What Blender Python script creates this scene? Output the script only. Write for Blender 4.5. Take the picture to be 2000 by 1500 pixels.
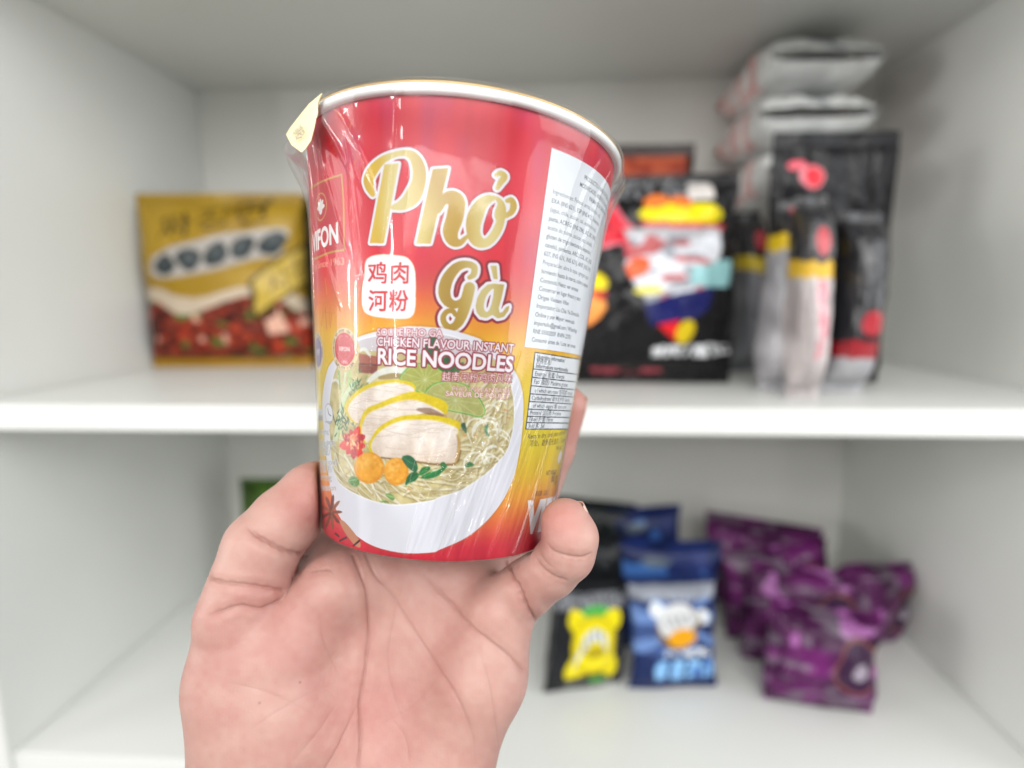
import bpy, bmesh, math, random
import numpy as np
from mathutils import Matrix, Vector

for _o in list(bpy.data.objects):
    bpy.data.objects.remove(_o)
SC = bpy.context.scene
COL = SC.collection
CM = 0.01
rng = np.random.default_rng(7)
random.seed(7)

# ------------------------------------------------------------------ camera
FPX = 1130.0                      # focal length in pixels of a 2000 x 1500 frame
PITCH, YAW, ROLL = 9.0, 3.2, -0.33
CAM_POS = Vector((0, 0, 1.35))
CAM_R = (Matrix.Rotation(math.radians(YAW), 4, 'Z') @ Matrix.Rotation(math.radians(90 - PITCH), 4, 'X')
         @ Matrix.Rotation(math.radians(ROLL), 4, 'Z'))
CAM_M = Matrix.Translation(CAM_POS) @ CAM_R
cam = bpy.data.cameras.new('camera')
cam.sensor_fit = 'HORIZONTAL'
cam.sensor_width = 36
cam.lens = FPX * 36 / 2000
cam.clip_start = 0.01
cam.clip_end = 50
cam.dof.use_dof = True
cam.dof.focus_distance = 0.152
cam.dof.aperture_fstop = 5.2
camo = bpy.data.objects.new('camera', cam)
COL.objects.link(camo)
camo.matrix_world = CAM_M
SC.camera = camo

# ------------------------------------------------------------------ light
SC.view_settings.view_transform = 'Standard'
SC.view_settings.look = 'None'
SC.view_settings.exposure = 0.0
SC.view_settings.gamma = 1.0
SC.view_settings.use_curve_mapping = False
world = bpy.data.worlds.new("World")
SC.world = world
world.use_nodes = True
world.node_tree.nodes['Background'].inputs[0].default_value = (1.0, 0.99, 0.955, 1)
world.node_tree.nodes['Background'].inputs[1].default_value = 0.36


def area_light(name, loc, target, sx, sy, power, color=(1, 1, 1)):
    l = bpy.data.lights.new(name, 'AREA')
    l.shape = 'RECTANGLE'
    l.size, l.size_y = sx, sy
    l.energy = power
    l.color = color
    o = bpy.data.objects.new(name, l)
    COL.objects.link(o)
    o.location = loc
    d = Vector(target) - Vector(loc)
    o.rotation_euler = d.to_track_quat('-Z', 'Y').to_euler()
    return o


area_light('ceiling_panel', (-0.15, -1.25, 2.6), (0.0, 0.4, 1.3), 2.4, 1.2, 34, (1, 0.995, 0.97))
area_light('front_fill', (0.1, -1.55, 2.12), (0.0, 0.2, 1.33), 2.2, 0.8, 27, (1, 0.995, 0.98))  # added broad fill behind the camera, softens the shadow under the rim
area_light('right_fill', (1.5, -0.25, 1.75), (0.05, 0.25, 1.35), 1.3, 1.5, 25, (0.96, 0.985, 1.0))  # added unseen fill, gives the pale veil on the wrap's right side
area_light('left_fill', (-1.9, -0.15, 1.6), (-0.05, 0.2, 1.35), 0.9, 1.6, 12, (1.0, 0.99, 0.97))  # matching fill added on the left, no window there
for lx, ly, lz, hh in ((-2.2, -0.55, 1.45, 0.30), (-2.25, -0.95, 1.66, 0.18), (-1.13, -1.5, 1.42, 0.34), (-1.3, -1.35, 1.72, 0.16), (-2.3, -0.30, 1.62, 0.22)):
    area_light('glint_strip', (lx, ly, lz), (-0.02, 0.18, 1.37), 0.07, hh, 3.0, (1, 0.98, 0.95))  # added unseen strips, aimed to put highlights on the film


# ------------------------------------------------------------------ helpers
def cam_pt(px, py, d):
    """pixel of the 2000x1500 frame and depth (cm) -> camera coordinates (x right, y up, z toward viewer), cm"""
    return np.array([(px - 1000) / FPX * d, -(py - 750) / FPX * d, -d])


def to_world(p):
    return CAM_M @ (Vector(p) * CM)


def pt(px, py, d):
    return to_world(cam_pt(px, py, d))


def srgb(*c):
    c = np.asarray(c, float)
    if c.ndim == 2 and c.shape[0] == 1:
        c = c[0]
    c = c / 255.0
    return np.where(c <= 0.04045, c / 12.92, ((c + 0.055) / 1.055) ** 2.4)


def tag(o, label=None, cat=None, group=None, kind=None):
    if label:
        o['label'] = label
    if cat:
        o['category'] = cat
    if group:
        o['group'] = group
    if kind:
        o['kind'] = kind
    return o


def link(o, parent=None):
    COL.objects.link(o)
    if parent is not None:
        o.parent = parent
    return o


def empty(name, mat=None):
    o = bpy.data.objects.new(name, None)
    o.empty_display_size = 0.02
    COL.objects.link(o)
    if mat is not None:
        o.matrix_world = mat
    return o


def mesh_obj(name, verts, faces, mat, parent=None, colors=None, smooth=True):
    """verts in metres (local)"""
    verts = np.asarray(verts, np.float32)
    me = bpy.data.meshes.new(name)
    faces = np.asarray(faces, np.int32) if not isinstance(faces, list) else faces
    if isinstance(faces, np.ndarray):
        n, k = faces.shape
        me.vertices.add(len(verts))
        me.vertices.foreach_set('co', verts.ravel())
        me.loops.add(n * k)
        me.loops.foreach_set('vertex_index', faces.ravel())
        me.polygons.add(n)
        me.polygons.foreach_set('loop_start', np.arange(0, n * k, k, dtype=np.int32))
        me.update(calc_edges=True)
    else:
        me.from_pydata([tuple(map(float, v)) for v in verts], [], faces)
        me.update()
    me.validate()
    if smooth:
        me.polygons.foreach_set('use_smooth', np.ones(len(me.polygons), bool))
    if colors is not None:
        a = me.color_attributes.new('Col', 'FLOAT_COLOR', 'POINT')
        c = np.ones((len(verts), 4), np.float32)
        c[:, :3] = colors
        a.data.foreach_set('color', c.ravel())
    me.materials.append(mat)
    o = bpy.data.objects.new(name, me)
    return link(o, parent)


def grid_faces(nr, nc, wrap=False):
    r = np.arange(nr - 1)[:, None]
    c = np.arange(nc if wrap else nc - 1)[None]
    c2 = (c + 1) % nc
    return np.stack([r * nc + c, r * nc + c2, (r + 1) * nc + c2, (r + 1) * nc + c], -1).reshape(-1, 4)


def value_noise(shape, cells, seed=0):
    """smooth noise 0..1 over an array of given shape with (cy, cx) cells"""
    g = np.random.default_rng(seed)
    cy, cx = max(1, int(cells[0])), max(1, int(cells[1]))
    a = g.random((cy + 2, cx + 2))
    y = np.linspace(0, cy, shape[0], endpoint=False)
    x = np.linspace(0, cx, shape[1], endpoint=False)
    yi, xi = y.astype(int), x.astype(int)
    fy, fx = y - yi, x - xi
    fy, fx = fy * fy * (3 - 2 * fy), fx * fx * (3 - 2 * fx)
    A = a[yi][:, xi]; B = a[yi][:, xi + 1]; C = a[yi + 1][:, xi]; D = a[yi + 1][:, xi + 1]
    return (A * (1 - fx) + B * fx) * (1 - fy)[:, None] + (C * (1 - fx) + D * fx) * fy[:, None]


_tc = bpy.data.curves.new('glyph_source', 'FONT')
_to = bpy.data.objects.new('glyph_source', _tc)


def text_tris(s, bold=0.0):
    _tc.body = s
    _tc.offset = bold if s.isascii() else 0.0
    _tc.resolution_u = 4
    if _to.name not in COL.objects:
        COL.objects.link(_to)
    dg = bpy.context.evaluated_depsgraph_get()
    dg.update()
    ev = _to.evaluated_get(dg)
    m = ev.to_mesh()
    m.calc_loop_triangles()
    v = np.empty(len(m.vertices) * 3, np.float32)
    m.vertices.foreach_get('co', v)
    t = np.empty(len(m.loop_triangles) * 3, np.int32)
    m.loop_triangles.foreach_get('vertices', t)
    ev.to_mesh_clear()
    return v.reshape(-1, 3)[:, :2][t.reshape(-1, 3)].astype(float)


class Canvas:
    def __init__(s, w, h, col):
        s.w, s.h = w, h
        s.a = np.empty((h, w, 3), np.float32)
        s.a[:] = np.asarray(col, np.float32)

    def box(s, P):
        x0, y0 = np.floor(P.min(0)).astype(int) - 1
        x1, y1 = np.ceil(P.max(0)).astype(int) + 2
        return max(0, x0), max(0, y0), min(s.w, x1), min(s.h, y1)

    def poly_mask(s, P, m=None):
        P = np.asarray(P, float)
        if m is None:
            m = np.zeros((s.h, s.w), bool)
        x0, y0, x1, y1 = s.box(P)
        if x1 <= x0 or y1 <= y0:
            return m
        X = np.arange(x0, x1)[None] + 0.5
        Y = np.arange(y0, y1)[:, None] + 0.5
        ins = np.zeros((y1 - y0, x1 - x0), bool)
        Q = np.roll(P, -1, 0)
        for (ax, ay), (bx, by) in zip(P, Q):
            if ay == by:
                continue
            c = ((ay > Y) != (by > Y))
            ins ^= c & (X < (bx - ax) * (Y - ay) / (by - ay) + ax)
        m[y0:y1, x0:x1] |= ins
        return m

    def tri_mask(s, T, m=None):
        if m is None:
            m = np.zeros((s.h, s.w), bool)
        for t in T:
            x0, y0 = np.floor(t.min(0)).astype(int)
            x1, y1 = np.ceil(t.max(0)).astype(int) + 1
            x0, y0, x1, y1 = max(0, x0), max(0, y0), min(s.w, x1), min(s.h, y1)
            if x1 <= x0 or y1 <= y0:
                continue
            X = np.arange(x0, x1)[None] + 0.5
            Y = np.arange(y0, y1)[:, None] + 0.5
            (ax, ay), (bx, by), (cx, cy) = t
            d1 = (bx - ax) * (Y - ay) - (by - ay) * (X - ax)
            d2 = (cx - bx) * (Y - by) - (cy - by) * (X - bx)
            d3 = (ax - cx) * (Y - cy) - (ay - cy) * (X - cx)
            m[y0:y1, x0:x1] |= ((d1 >= 0) & (d2 >= 0) & (d3 >= 0)) | ((d1 <= 0) & (d2 <= 0) & (d3 <= 0))
        return m

    def paint(s, m, col, alpha=1.0):
        if isinstance(m, np.ndarray) and m.dtype != bool:
            al = (m * alpha)[..., None]
            s.a[:] = s.a * (1 - al) + np.asarray(col, np.float32) * al
            return
        ys = np.where(m.any(1))[0]
        xs = np.where(m.any(0))[0]
        if len(ys) == 0:
            return
        sl = (slice(ys[0], ys[-1] + 1), slice(xs[0], xs[-1] + 1))
        mm = m[sl]
        col = np.asarray(col, np.float32)
        c = col[sl][mm] if col.ndim == 3 else col
        sub = s.a[sl]
        sub[mm] = sub[mm] * (1 - alpha) + c * alpha

    @staticmethod
    def dilate(m, r):
        r = float(r)
        R = int(math.ceil(r))
        ys = np.where(m.any(1))[0]
        xs = np.where(m.any(0))[0]
        out = m.copy()
        if len(ys) == 0:
            return out
        y0, y1 = max(0, ys[0] - R - 1), min(m.shape[0], ys[-1] + R + 2)
        x0, x1 = max(0, xs[0] - R - 1), min(m.shape[1], xs[-1] + R + 2)
        sub = m[y0:y1, x0:x1]
        acc = np.zeros_like(sub)
        cs = np.concatenate([np.zeros((sub.shape[0], 1), int), np.cumsum(sub, 1)], 1)
        n = sub.shape[1]
        for dy in range(-R, R + 1):
            w = r * r - dy * dy
            if w < 0:
                continue
            k = int(math.sqrt(w))
            lo = np.clip(np.arange(n) - k, 0, n)
            hi = np.clip(np.arange(n) + k + 1, 0, n)
            run = (cs[:, hi] - cs[:, lo]) > 0
            if dy >= 0:
                acc[dy:] |= run[:run.shape[0] - dy]
            else:
                acc[:dy] |= run[-dy:]
        out[y0:y1, x0:x1] |= acc
        return out

    def ellipse(s, c, rx, ry, col, alpha=1.0, rot=0.0):
        t = np.linspace(0, 2 * np.pi, 40, endpoint=False)
        x, y = rx * np.cos(t), ry * np.sin(t)
        cr, sr = math.cos(rot), math.sin(rot)
        s.paint(s.poly_mask(np.stack([c[0] + x * cr - y * sr, c[1] + x * sr + y * cr], 1)), col, alpha)

    def blur(s, r, a=None):
        a = s.a if a is None else a
        for ax in (0, 1):
            acc = 0
            for k in range(-r, r + 1):
                acc = acc + np.roll(a, k, ax)
            a = acc / (2 * r + 1)
        return a


def catmull(P, n=10):
    P = np.asarray(P, float)
    Q = np.vstack([2 * P[0] - P[1], P, 2 * P[-1] - P[-2]])
    out = []
    for i in range(1, len(Q) - 2):
        p0, p1, p2, p3 = Q[i - 1], Q[i], Q[i + 1], Q[i + 2]
        for t in np.linspace(0, 1, n, endpoint=False):
            out.append(0.5 * ((2 * p1) + (-p0 + p2) * t + (2 * p0 - 5 * p1 + 4 * p2 - p3) * t * t + (-p0 + 3 * p1 - 3 * p2 + p3) * t ** 3))
    out.append(Q[-2])
    return np.array(out)


def closed_smooth(P, n=6):
    P = np.asarray(P, float)
    k = len(P)
    out = []
    for i in range(k):
        p0, p1, p2, p3 = P[i - 1], P[i], P[(i + 1) % k], P[(i + 2) % k]
        for t in np.linspace(0, 1, n, endpoint=False):
            out.append(0.5 * ((2 * p1) + (-p0 + p2) * t + (2 * p0 - 5 * p1 + 4 * p2 - p3) * t * t + (-p0 + 3 * p1 - 3 * p2 + p3) * t ** 3))
    return np.array(out)


# ------------------------------------------------------------------ materials
def new_mat(name):
    m = bpy.data.materials.new(name)
    m.use_nodes = True
    nt = m.node_tree
    return m, nt, nt.nodes['Principled BSDF']


def noise_bump(nt, b, scale, strength, dist, mapping=None, detail=4):
    tc = nt.nodes.new('ShaderNodeTexCoord')
    mp = nt.nodes.new('ShaderNodeMapping')
    if mapping:
        mp.inputs['Scale'].default_value = mapping
    n = nt.nodes.new('ShaderNodeTexNoise')
    n.inputs['Scale'].default_value = scale
    n.inputs['Detail'].default_value = detail
    bp = nt.nodes.new('ShaderNodeBump')
    bp.inputs['Strength'].default_value = strength
    bp.inputs['Distance'].default_value = dist
    nt.links.new(tc.outputs['Object'], mp.inputs[0])
    nt.links.new(mp.outputs[0], n.inputs['Vector'])
    nt.links.new(n.outputs['Fac'], bp.inputs['Height'])
    nt.links.new(bp.outputs[0], b.inputs['Normal'])
    return n, bp, mp


def plain_mat(name, col, rough=0.5, metal=0.0, bump=None, var=0.06, coat=0.0):
    m, nt, b = new_mat(name)
    b.inputs['Roughness'].default_value = rough
    b.inputs['Metallic'].default_value = metal
    b.inputs['Coat Weight'].default_value = coat
    tc = nt.nodes.new('ShaderNodeTexCoord')
    n = nt.nodes.new('ShaderNodeTexNoise')
    n.inputs['Scale'].default_value = 9
    n.inputs['Detail'].default_value = 5
    nt.links.new(tc.outputs['Object'], n.inputs['Vector'])
    r = nt.nodes.new('ShaderNodeValToRGB')
    c = np.asarray(col, float)
    r.color_ramp.elements[0].position = 0.3
    r.color_ramp.elements[1].position = 0.7
    r.color_ramp.elements[0].color = (*(c * (1 - var)), 1)
    r.color_ramp.elements[1].color = (*np.minimum(c * (1 + var), 1), 1)
    nt.links.new(n.outputs['Fac'], r.inputs[0])
    nt.links.new(r.outputs[0], b.inputs['Base Color'])
    if bump:
        noise_bump(nt, b, *bump)
    return m


def color_mat(name, rough=0.35, bump=None, coat=0.0, spec=0.5):
    m, nt, b = new_mat(name)
    at = nt.nodes.new('ShaderNodeAttribute')
    at.attribute_name = 'Col'
    nt.links.new(at.outputs['Color'], b.inputs['Base Color'])
    b.inputs['Roughness'].default_value = rough
    b.inputs['Coat Weight'].default_value = coat
    b.inputs['Coat Roughness'].default_value = 0.12
    b.inputs['Specular IOR Level'].default_value = spec
    if bump:
        noise_bump(nt, b, *bump)
    return m


M_SHELF = plain_mat('white_melamine', (0.68, 0.69, 0.665), 0.38, var=0.015, bump=(240, 0.05, 0.0005))
M_BACK = plain_mat('shelf_back', (0.72, 0.72, 0.685), 0.55, var=0.02)
M_PAPER = plain_mat('white_rim_paper', (0.80, 0.80, 0.79), 0.4, var=0.02)
M_LID = plain_mat('gold_lid_foil', (0.72, 0.50, 0.22), 0.32, metal=0.55, var=0.1)
M_TAB = plain_mat('cream_tab', (0.80, 0.70, 0.42), 0.45, var=0.06)
M_PRINT = color_mat('printed_cup', 0.33, spec=0.4)
M_STICK = color_mat('sticker_paper', 0.5, spec=0.3)
M_PACK = color_mat('pack_film', 0.30, bump=(38, 0.4, 0.005), coat=0.03, spec=0.22)
M_PACKG = color_mat('pack_film_glossy', 0.16, bump=(30, 0.8, 0.010), coat=0.0, spec=0.22)
M_PACKW = color_mat('pack_film_crinkled', 0.26, bump=(55, 0.7, 0.005), coat=0.25)

# ------------------------------------------------------------------ shelf unit
D_F, D_B = 48.5, 91.0             # front edge and back panel, cm from the lens


def box(bm, x0, x1, y0, y1, z0, z1, bev=0.0):
    r = bmesh.ops.create_cube(bm, size=1)
    vs = r['verts']
    bmesh.ops.transform(bm, matrix=Matrix.Translation(((x0 + x1) / 2, (y0 + y1) / 2, (z0 + z1) / 2)) @ Matrix.Diagonal((x1 - x0, y1 - y0, z1 - z0, 1)), verts=vs)
    if bev:
        es = list({e for v in vs for e in v.link_edges})
        bmesh.ops.bevel(bm, geom=es, offset=bev, segments=2, affect='EDGES')


def bm_obj(name, bm, mat, parent=None, smooth=False):
    me = bpy.data.meshes.new(name)
    bm.to_mesh(me)
    bm.free()
    me.materials.append(mat)
    o = bpy.data.objects.new(name, me)
    if smooth:
        me.polygons.foreach_set('use_smooth', np.ones(len(me.polygons), bool))
    return link(o, parent)


def slab(name, dims, mat, parent, bev=0.0012):
    bm = bmesh.new()
    box(bm, *[d * CM for d in dims], bev=bev)
    return bm_obj(name, bm, mat, parent)


Z_MID, Z_LOW, Z_TOP = -9.75, -45.2, 30.4     # board tops / underside of the top board, cm relative to the lens
shelf = empty('shelf_unit', Matrix.Translation((0, 0, CAM_POS.z)))
tag(shelf, 'white open shop shelving unit behind the hand, holding noodle and snack packets', 'shelves')
XL, XR = -53.0, 47.5
slab('shelf_board', (XL, XR, D_F, D_B, Z_MID - 2.3, Z_MID), M_SHELF, shelf)
slab('shelf_board', (XL, XR, D_F, D_B, Z_LOW - 2.6, Z_LOW), M_SHELF, shelf)
slab('shelf_board', (XL, XR, D_F, D_B, Z_TOP, Z_TOP + 2.6), M_SHELF, shelf)
slab('back_panel', (XL - 2.6, XR + 2.6, D_B + 0.02, D_B + 1.2, Z_LOW - 12, Z_TOP + 30), M_BACK, shelf)
slab('side_panel', (XL - 2.62, XL - 0.02, D_F - 0.4, D_B, Z_LOW - 12, Z_TOP + 30), M_SHELF, shelf)
slab('side_panel', (XR + 0.02, XR + 2.62, D_F - 0.4, D_B, Z_LOW - 12, Z_TOP + 30), M_SHELF, shelf)
slab('plinth', (XL, XR, D_F + 2, D_F + 4, Z_LOW - 12, Z_LOW - 2.62), M_SHELF, shelf)

# ------------------------------------------------------------------ the noodle cup
R_T, R_B, H = 4.6, 3.436, 11.127
T_CUP = np.array([-1.895, 1.141, -17.98])
AX, AY = 0.010, -0.073
_cx, _sx, _cy, _sy = math.cos(AX), math.sin(AX), math.cos(AY), math.sin(AY)
R_CUP = np.array([[_cy, -_sy, 0], [_sy, _cy, 0], [0, 0, 1]]) @ np.array([[1, 0, 0], [0, _cx, -_sx], [0, _sx, _cx]])
# cup local frame: x right, y up the axis, z toward the viewer (cm)
CUP_M = Matrix.Identity(4)
for i in range(3):
    for j in range(3):
        CUP_M[i][j] = R_CUP[i, j]
    CUP_M[i][3] = T_CUP[i] * CM
CUP_W = CAM_M @ CUP_M
CW, CH, TH0 = 1840, 1450, 100.0


def r_at(h):
    return R_B + (R_T - R_B) * (h / H + 0.5)


def unproject(px, py):
    """pixels -> (theta deg, height) on the cup wall"""
    px = np.asarray(px, float); py = np.asarray(py, float)
    d = np.stack([(px - 1000) / FPX, -(py - 750) / FPX, -np.ones_like(px)], -1)
    o = (-T_CUP) @ R_CUP
    d = d @ R_CUP
    k = (R_T - R_B) / H
    r0 = (R_T + R_B) / 2
    A = d[..., 0] ** 2 + d[..., 2] ** 2 - (k * d[..., 1]) ** 2
    B = 2 * (o[0] * d[..., 0] + o[2] * d[..., 2] - k * d[..., 1] * (r0 + k * o[1]))
    C = o[0] ** 2 + o[2] ** 2 - (r0 + k * o[1]) ** 2
    disc = np.maximum(B * B - 4 * A * C, 0)
    t = (-B - np.sqrt(disc)) / (2 * A)
    P = o + d * t[..., None]
    return np.degrees(np.arctan2(P[..., 0], P[..., 2])), P[..., 1]


def lab(P):
    """pixel points -> label canvas coordinates"""
    P = np.asarray(P, float)
    th, h = unproject(P[..., 0], P[..., 1])
    return np.stack([(th + TH0) / (2 * TH0) * CW, (0.5 - h / H) * CH], -1)


def dens(P, n=6):
    P = np.asarray(P, float)
    Q = np.roll(P, -1, 0)
    return np.concatenate([P + (Q - P) * t for t in np.arange(n)[:, None, None] / n], 1).reshape(-1, 2) if False else \
        np.stack([P + (Q - P) * t for t in np.arange(n) / n], 1).reshape(-1, 2)


cv = Canvas(CW, CH, (200, 30, 50))


def pmask(P, m=None, smooth=False):
    P = closed_smooth(P) if smooth else dens(P)
    return cv.poly_mask(lab(P), m)


def poly(P, col, alpha=1.0, smooth=False):
    m = pmask(P, None, smooth)
    cv.paint(m, col, alpha)
    return m


def stroke_mask(S, m=None, n=10):
    S = catmull(S, n)
    if m is None:
        m = np.zeros((CH, CW), bool)
    t = np.linspace(0, 2 * np.pi, 14, endpoint=False)
    L, Rr = [], []
    for i in range(len(S)):
        a = S[min(i + 1, len(S) - 1)] - S[max(i - 1, 0)]
        nrm = np.array([-a[1], a[0]]) / (np.hypot(a[0], a[1]) + 1e-9) * max(S[i, 2], 0.3) / 2
        L.append(S[i, :2] + nrm); Rr.append(S[i, :2] - nrm)
    for i in range(len(S)):
        r = max(S[i, 2], 0.3) / 2
        cv.poly_mask(lab(np.stack([S[i, 0] + r * np.cos(t), S[i, 1] + r * np.sin(t)], 1)), m)
        if i:
            cv.poly_mask(lab(np.array([L[i - 1], L[i], Rr[i], Rr[i - 1]])), m)
    return m


def stroke(S, col, alpha=1.0, n=6):
    cv.paint(stroke_mask(S, None, n), col, alpha)


def text_mask(s, A, B, hgt, bold=0.0, m=None, fit=True, cond=1.0, can=cv):
    """A baseline start px, B baseline end px (fit) or any later baseline point, hgt cap height px"""
    A = np.asarray(A, float); B = np.asarray(B, float)
    a, b = lab(A), lab(B)
    u = lab(A + np.array([0.0, -hgt]))
    if not hasattr(u, 'shape'):
        u = np.array(u)
    T = text_tris(s, bold)
    if len(T) == 0:
        return m
    W = T[..., 0].max()
    up = u - a
    ex = (b - a) / W if fit else (b - a) / np.hypot(*(b - a)) * abs(up[1]) / 0.72 * cond
    # the height is measured straight up the cup
    up = np.array([0.0, -np.hypot(*up)])
    Q = a + T[..., :1] * ex + T[..., 1:] * up / 0.72
    return can.tri_mask(Q, m)


def text(s, A, B, hgt, col, bold=0.0, out=None, fit=True, cond=1.0, alpha=1.0):
    m = text_mask(s, A, B, hgt, bold, None, fit, cond)
    if m is None:
        return
    if bold and not s.isascii():
        m = Canvas.dilate(m, max(1.0, bold * 60)) if hgt > 20 else m
    if out:
        for r, c in out:
            cv.paint(Canvas.dilate(m, r), c)
    cv.paint(m, col, alpha)


# --- ground colours of the print
yy = np.linspace(0, 1, CH)
stops = [(0, (208, 14, 46)), (0.2, (220, 20, 52)), (0.33, (222, 28, 50)), (0.37, (218, 62, 54)), (0.42, (230, 112, 46)), (0.46, (234, 150, 36)), (0.50, (236, 178, 30)),
         (0.60, (230, 200, 44)), (0.72, (224, 200, 32)), (0.80, (226, 184, 36)), (0.86, (230, 152, 52)), (0.92, (224, 96, 60)), (0.97, (208, 38, 60)), (1, (200, 24, 50))]
sy = [q[0] for q in stops]
base = np.stack([np.interp(yy, sy, [q[1][k] for q in stops]) for k in range(3)], -1)
cv.a[:] = base[:, None]
n1 = value_noise((CH, CW), (6, 90), 1)
n2 = value_noise((CH, CW), (14, 40), 2)
n3 = value_noise((CH, CW), (220, 300), 3)
cv.a += ((n1 - 0.5) * 16 + (n2 - 0.5) * 14 + (n3 - 0.5) * 5)[..., None] * np.array([0.7, 0.9, 0.5])
mg = np.clip(value_noise((CH, CW), (10, 34), 4) - 0.62, 0, 1) * 2.0 * (yy < 0.4)[:, None]
cv.a += mg[..., None] * np.array([-16, 2, 34])
# faint skyline drawing and fireworks
for i in range(46):
    x = rng.uniform(612, 735); y = rng.uniform(560, 650)
    hh = rng.uniform(10, 45)
    c = [(196, 116, 30), (236, 170, 60), (205, 90, 40)][i % 3]
    stroke([(x, y, 1.4), (x + rng.uniform(-4, 4), y - hh, 1.2)], c, 0.55, 3)
    if i % 2:
        stroke([(x, y - hh, 1.2), (x + rng.uniform(6, 22), y - hh + rng.uniform(-4, 4), 1.2)], c, 0.5, 3)
for i in range(26):
    x = rng.uniform(640, 705); y = rng.uniform(235, 330)
    stroke([(x, y, 0.8), (x + 5, y - 9, 1.8), (x + rng.uniform(8, 16), y - rng.uniform(14, 30), 0.7)], [(226, 100, 44), (236, 150, 60), (150, 40, 110)][i % 3], 0.55, 4)
stroke([(650, 212, 2), (662, 222, 2.4), (674, 238, 1)], (238, 150, 90), 0.9)

# --- brand panel
poly([(600, 370), (611, 366), (630, 354), (668, 341), (671, 400), (672, 487), (653, 491), (634, 497), (611, 507), (600, 512)], (204, 26, 48))
for S in ([(606, 368, 4), (630, 354, 4), (667, 341, 4)], [(667, 341, 3), (671, 400, 3), (672, 488, 3)], [(672, 488, 4), (653, 491, 4), (634, 497, 4), (608, 509, 4)]):
    stroke(S, (204, 150, 60), 1.0, 6)
c0 = lab((626, 404))
cv.ellipse(c0, 47, 47, (216, 160, 80)); cv.ellipse(c0, 42, 42, (204, 26, 48))
for k in range(5):
    a = math.radians(-90 + (k - 2) * 42)
    cv.ellipse((c0[0] + 15 * math.cos(a), c0[1] + 4 + 15 * math.sin(a)), 17, 8, (248, 240, 236), 1, a)
cv.ellipse((c0[0], c0[1] + 14), 13, 12, (248, 240, 236))
text('VIFON', (612, 494), (661, 473), 37, (250, 246, 244), 0.035)
text('Quality Since 1963', (604, 533), (672, 517), 13, (245, 190, 150), 0.0)
text('®', (661, 432), (667, 431), 8, (236, 160, 140))

# --- big lettering
pho = np.zeros((CH, CW), bool)
stroke_mask([(728, 380, 9), (722, 366, 17), (720, 350, 20), (730, 330, 20), (751, 310, 14), (783, 299, 11), (805, 304, 18), (817, 325, 25), (818, 353, 27),
             (806, 383, 31), (788, 399, 22), (768, 405, 10)], pho)
pmask([(751, 321), (779, 319), (750, 475), (722, 475)], pho)
pmask([(845, 330), (876, 328), (841, 476), (813, 476)], pho)
stroke_mask([(856, 412, 10), (866, 392, 18), (880, 386, 28), (892, 396, 33), (888, 425, 33), (880, 452, 30), (885, 470, 22), (898, 474, 13), (912, 462, 7)], pho)
oring = pmask([(910, 440), (913, 420), (922, 402), (935, 388), (950, 381), (966, 382), (980, 390), (988, 405), (987, 425), (981, 448), (970, 467), (956, 480),
               (940, 484), (925, 479), (914, 465)], None, True)
oring &= ~pmask([(966, 391), (972, 398), (967, 412), (966, 424), (969, 431), (961, 450), (949, 465), (941, 462), (938, 446), (944, 423), (952, 403)], None, True)
pho |= oring
stroke_mask([(991, 392, 9), (999, 391, 11), (1003, 402, 13), (999, 414, 12), (988, 422, 9)], pho)
stroke_mask([(969, 342, 8), (977, 338, 10), (985, 345, 13), (978, 356, 12), (971, 367, 9)], pho)
ga = np.zeros((CH, CW), bool)
stroke_mask([(917, 542, 9), (925, 536, 12), (926, 522, 13), (911, 516, 14), (891, 523, 19), (874, 545, 23), (868, 570, 24), (874, 588, 20), (888, 595, 16), (902, 588, 12), (912, 570, 10)], ga)
stroke_mask([(917, 562, 22), (910, 590, 23), (901, 618, 21), (892, 634, 17), (879, 640, 14), (868, 631, 12), (866, 618, 11), (874, 608, 10), (885, 608, 10), (889, 615, 8)], ga)
ar = pmask([(929, 597), (932, 582), (940, 567), (952, 556), (965, 554), (985, 556), (980, 580), (974, 602), (976, 611), (982, 609), (988, 600), (995, 597), (993, 607),
            (984, 619), (972, 622), (962, 615), (950, 621), (938, 619), (931, 610)])
ar &= ~pmask([(964, 564), (962, 585), (955, 606), (948, 608), (945, 596), (951, 576)], None, True)
ga |= ar
pmask([(958, 519), (970, 519), (972, 545), (964, 545)], ga)
XX = (np.arange(CW) / CW)[None] + 0 * yy[:, None]
gg = 0.5 + 0.5 * np.sin((XX * 48 - yy[:, None] * 7) + 2.0 * value_noise((CH, CW), (8, 10), 9))
gold = np.array([186, 148, 44])[None, None] * (1 - gg[..., None]) + np.array([222, 205, 138])[None, None] * gg[..., None]
lemon = np.clip(1.0 - np.abs(XX - lab((728, 420))[0] / CW) * 34, 0, 1)[..., None]
gold = gold * (1 - lemon * 0.7) + np.array([232, 190, 44]) * lemon * 0.7
cv.paint(Canvas.dilate(pho, 11), (120, 18, 38), 0.55)
cv.paint(Canvas.dilate(ga, 17), (140, 20, 44))
cv.paint(Canvas.dilate(pho, 8), (236, 232, 240))
cv.paint(Canvas.dilate(ga, 9), (236, 232, 240))
cv.paint(pho, gold.astype(np.float32))
cv.paint(ga, (gold * 0.93).astype(np.float32))

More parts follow.
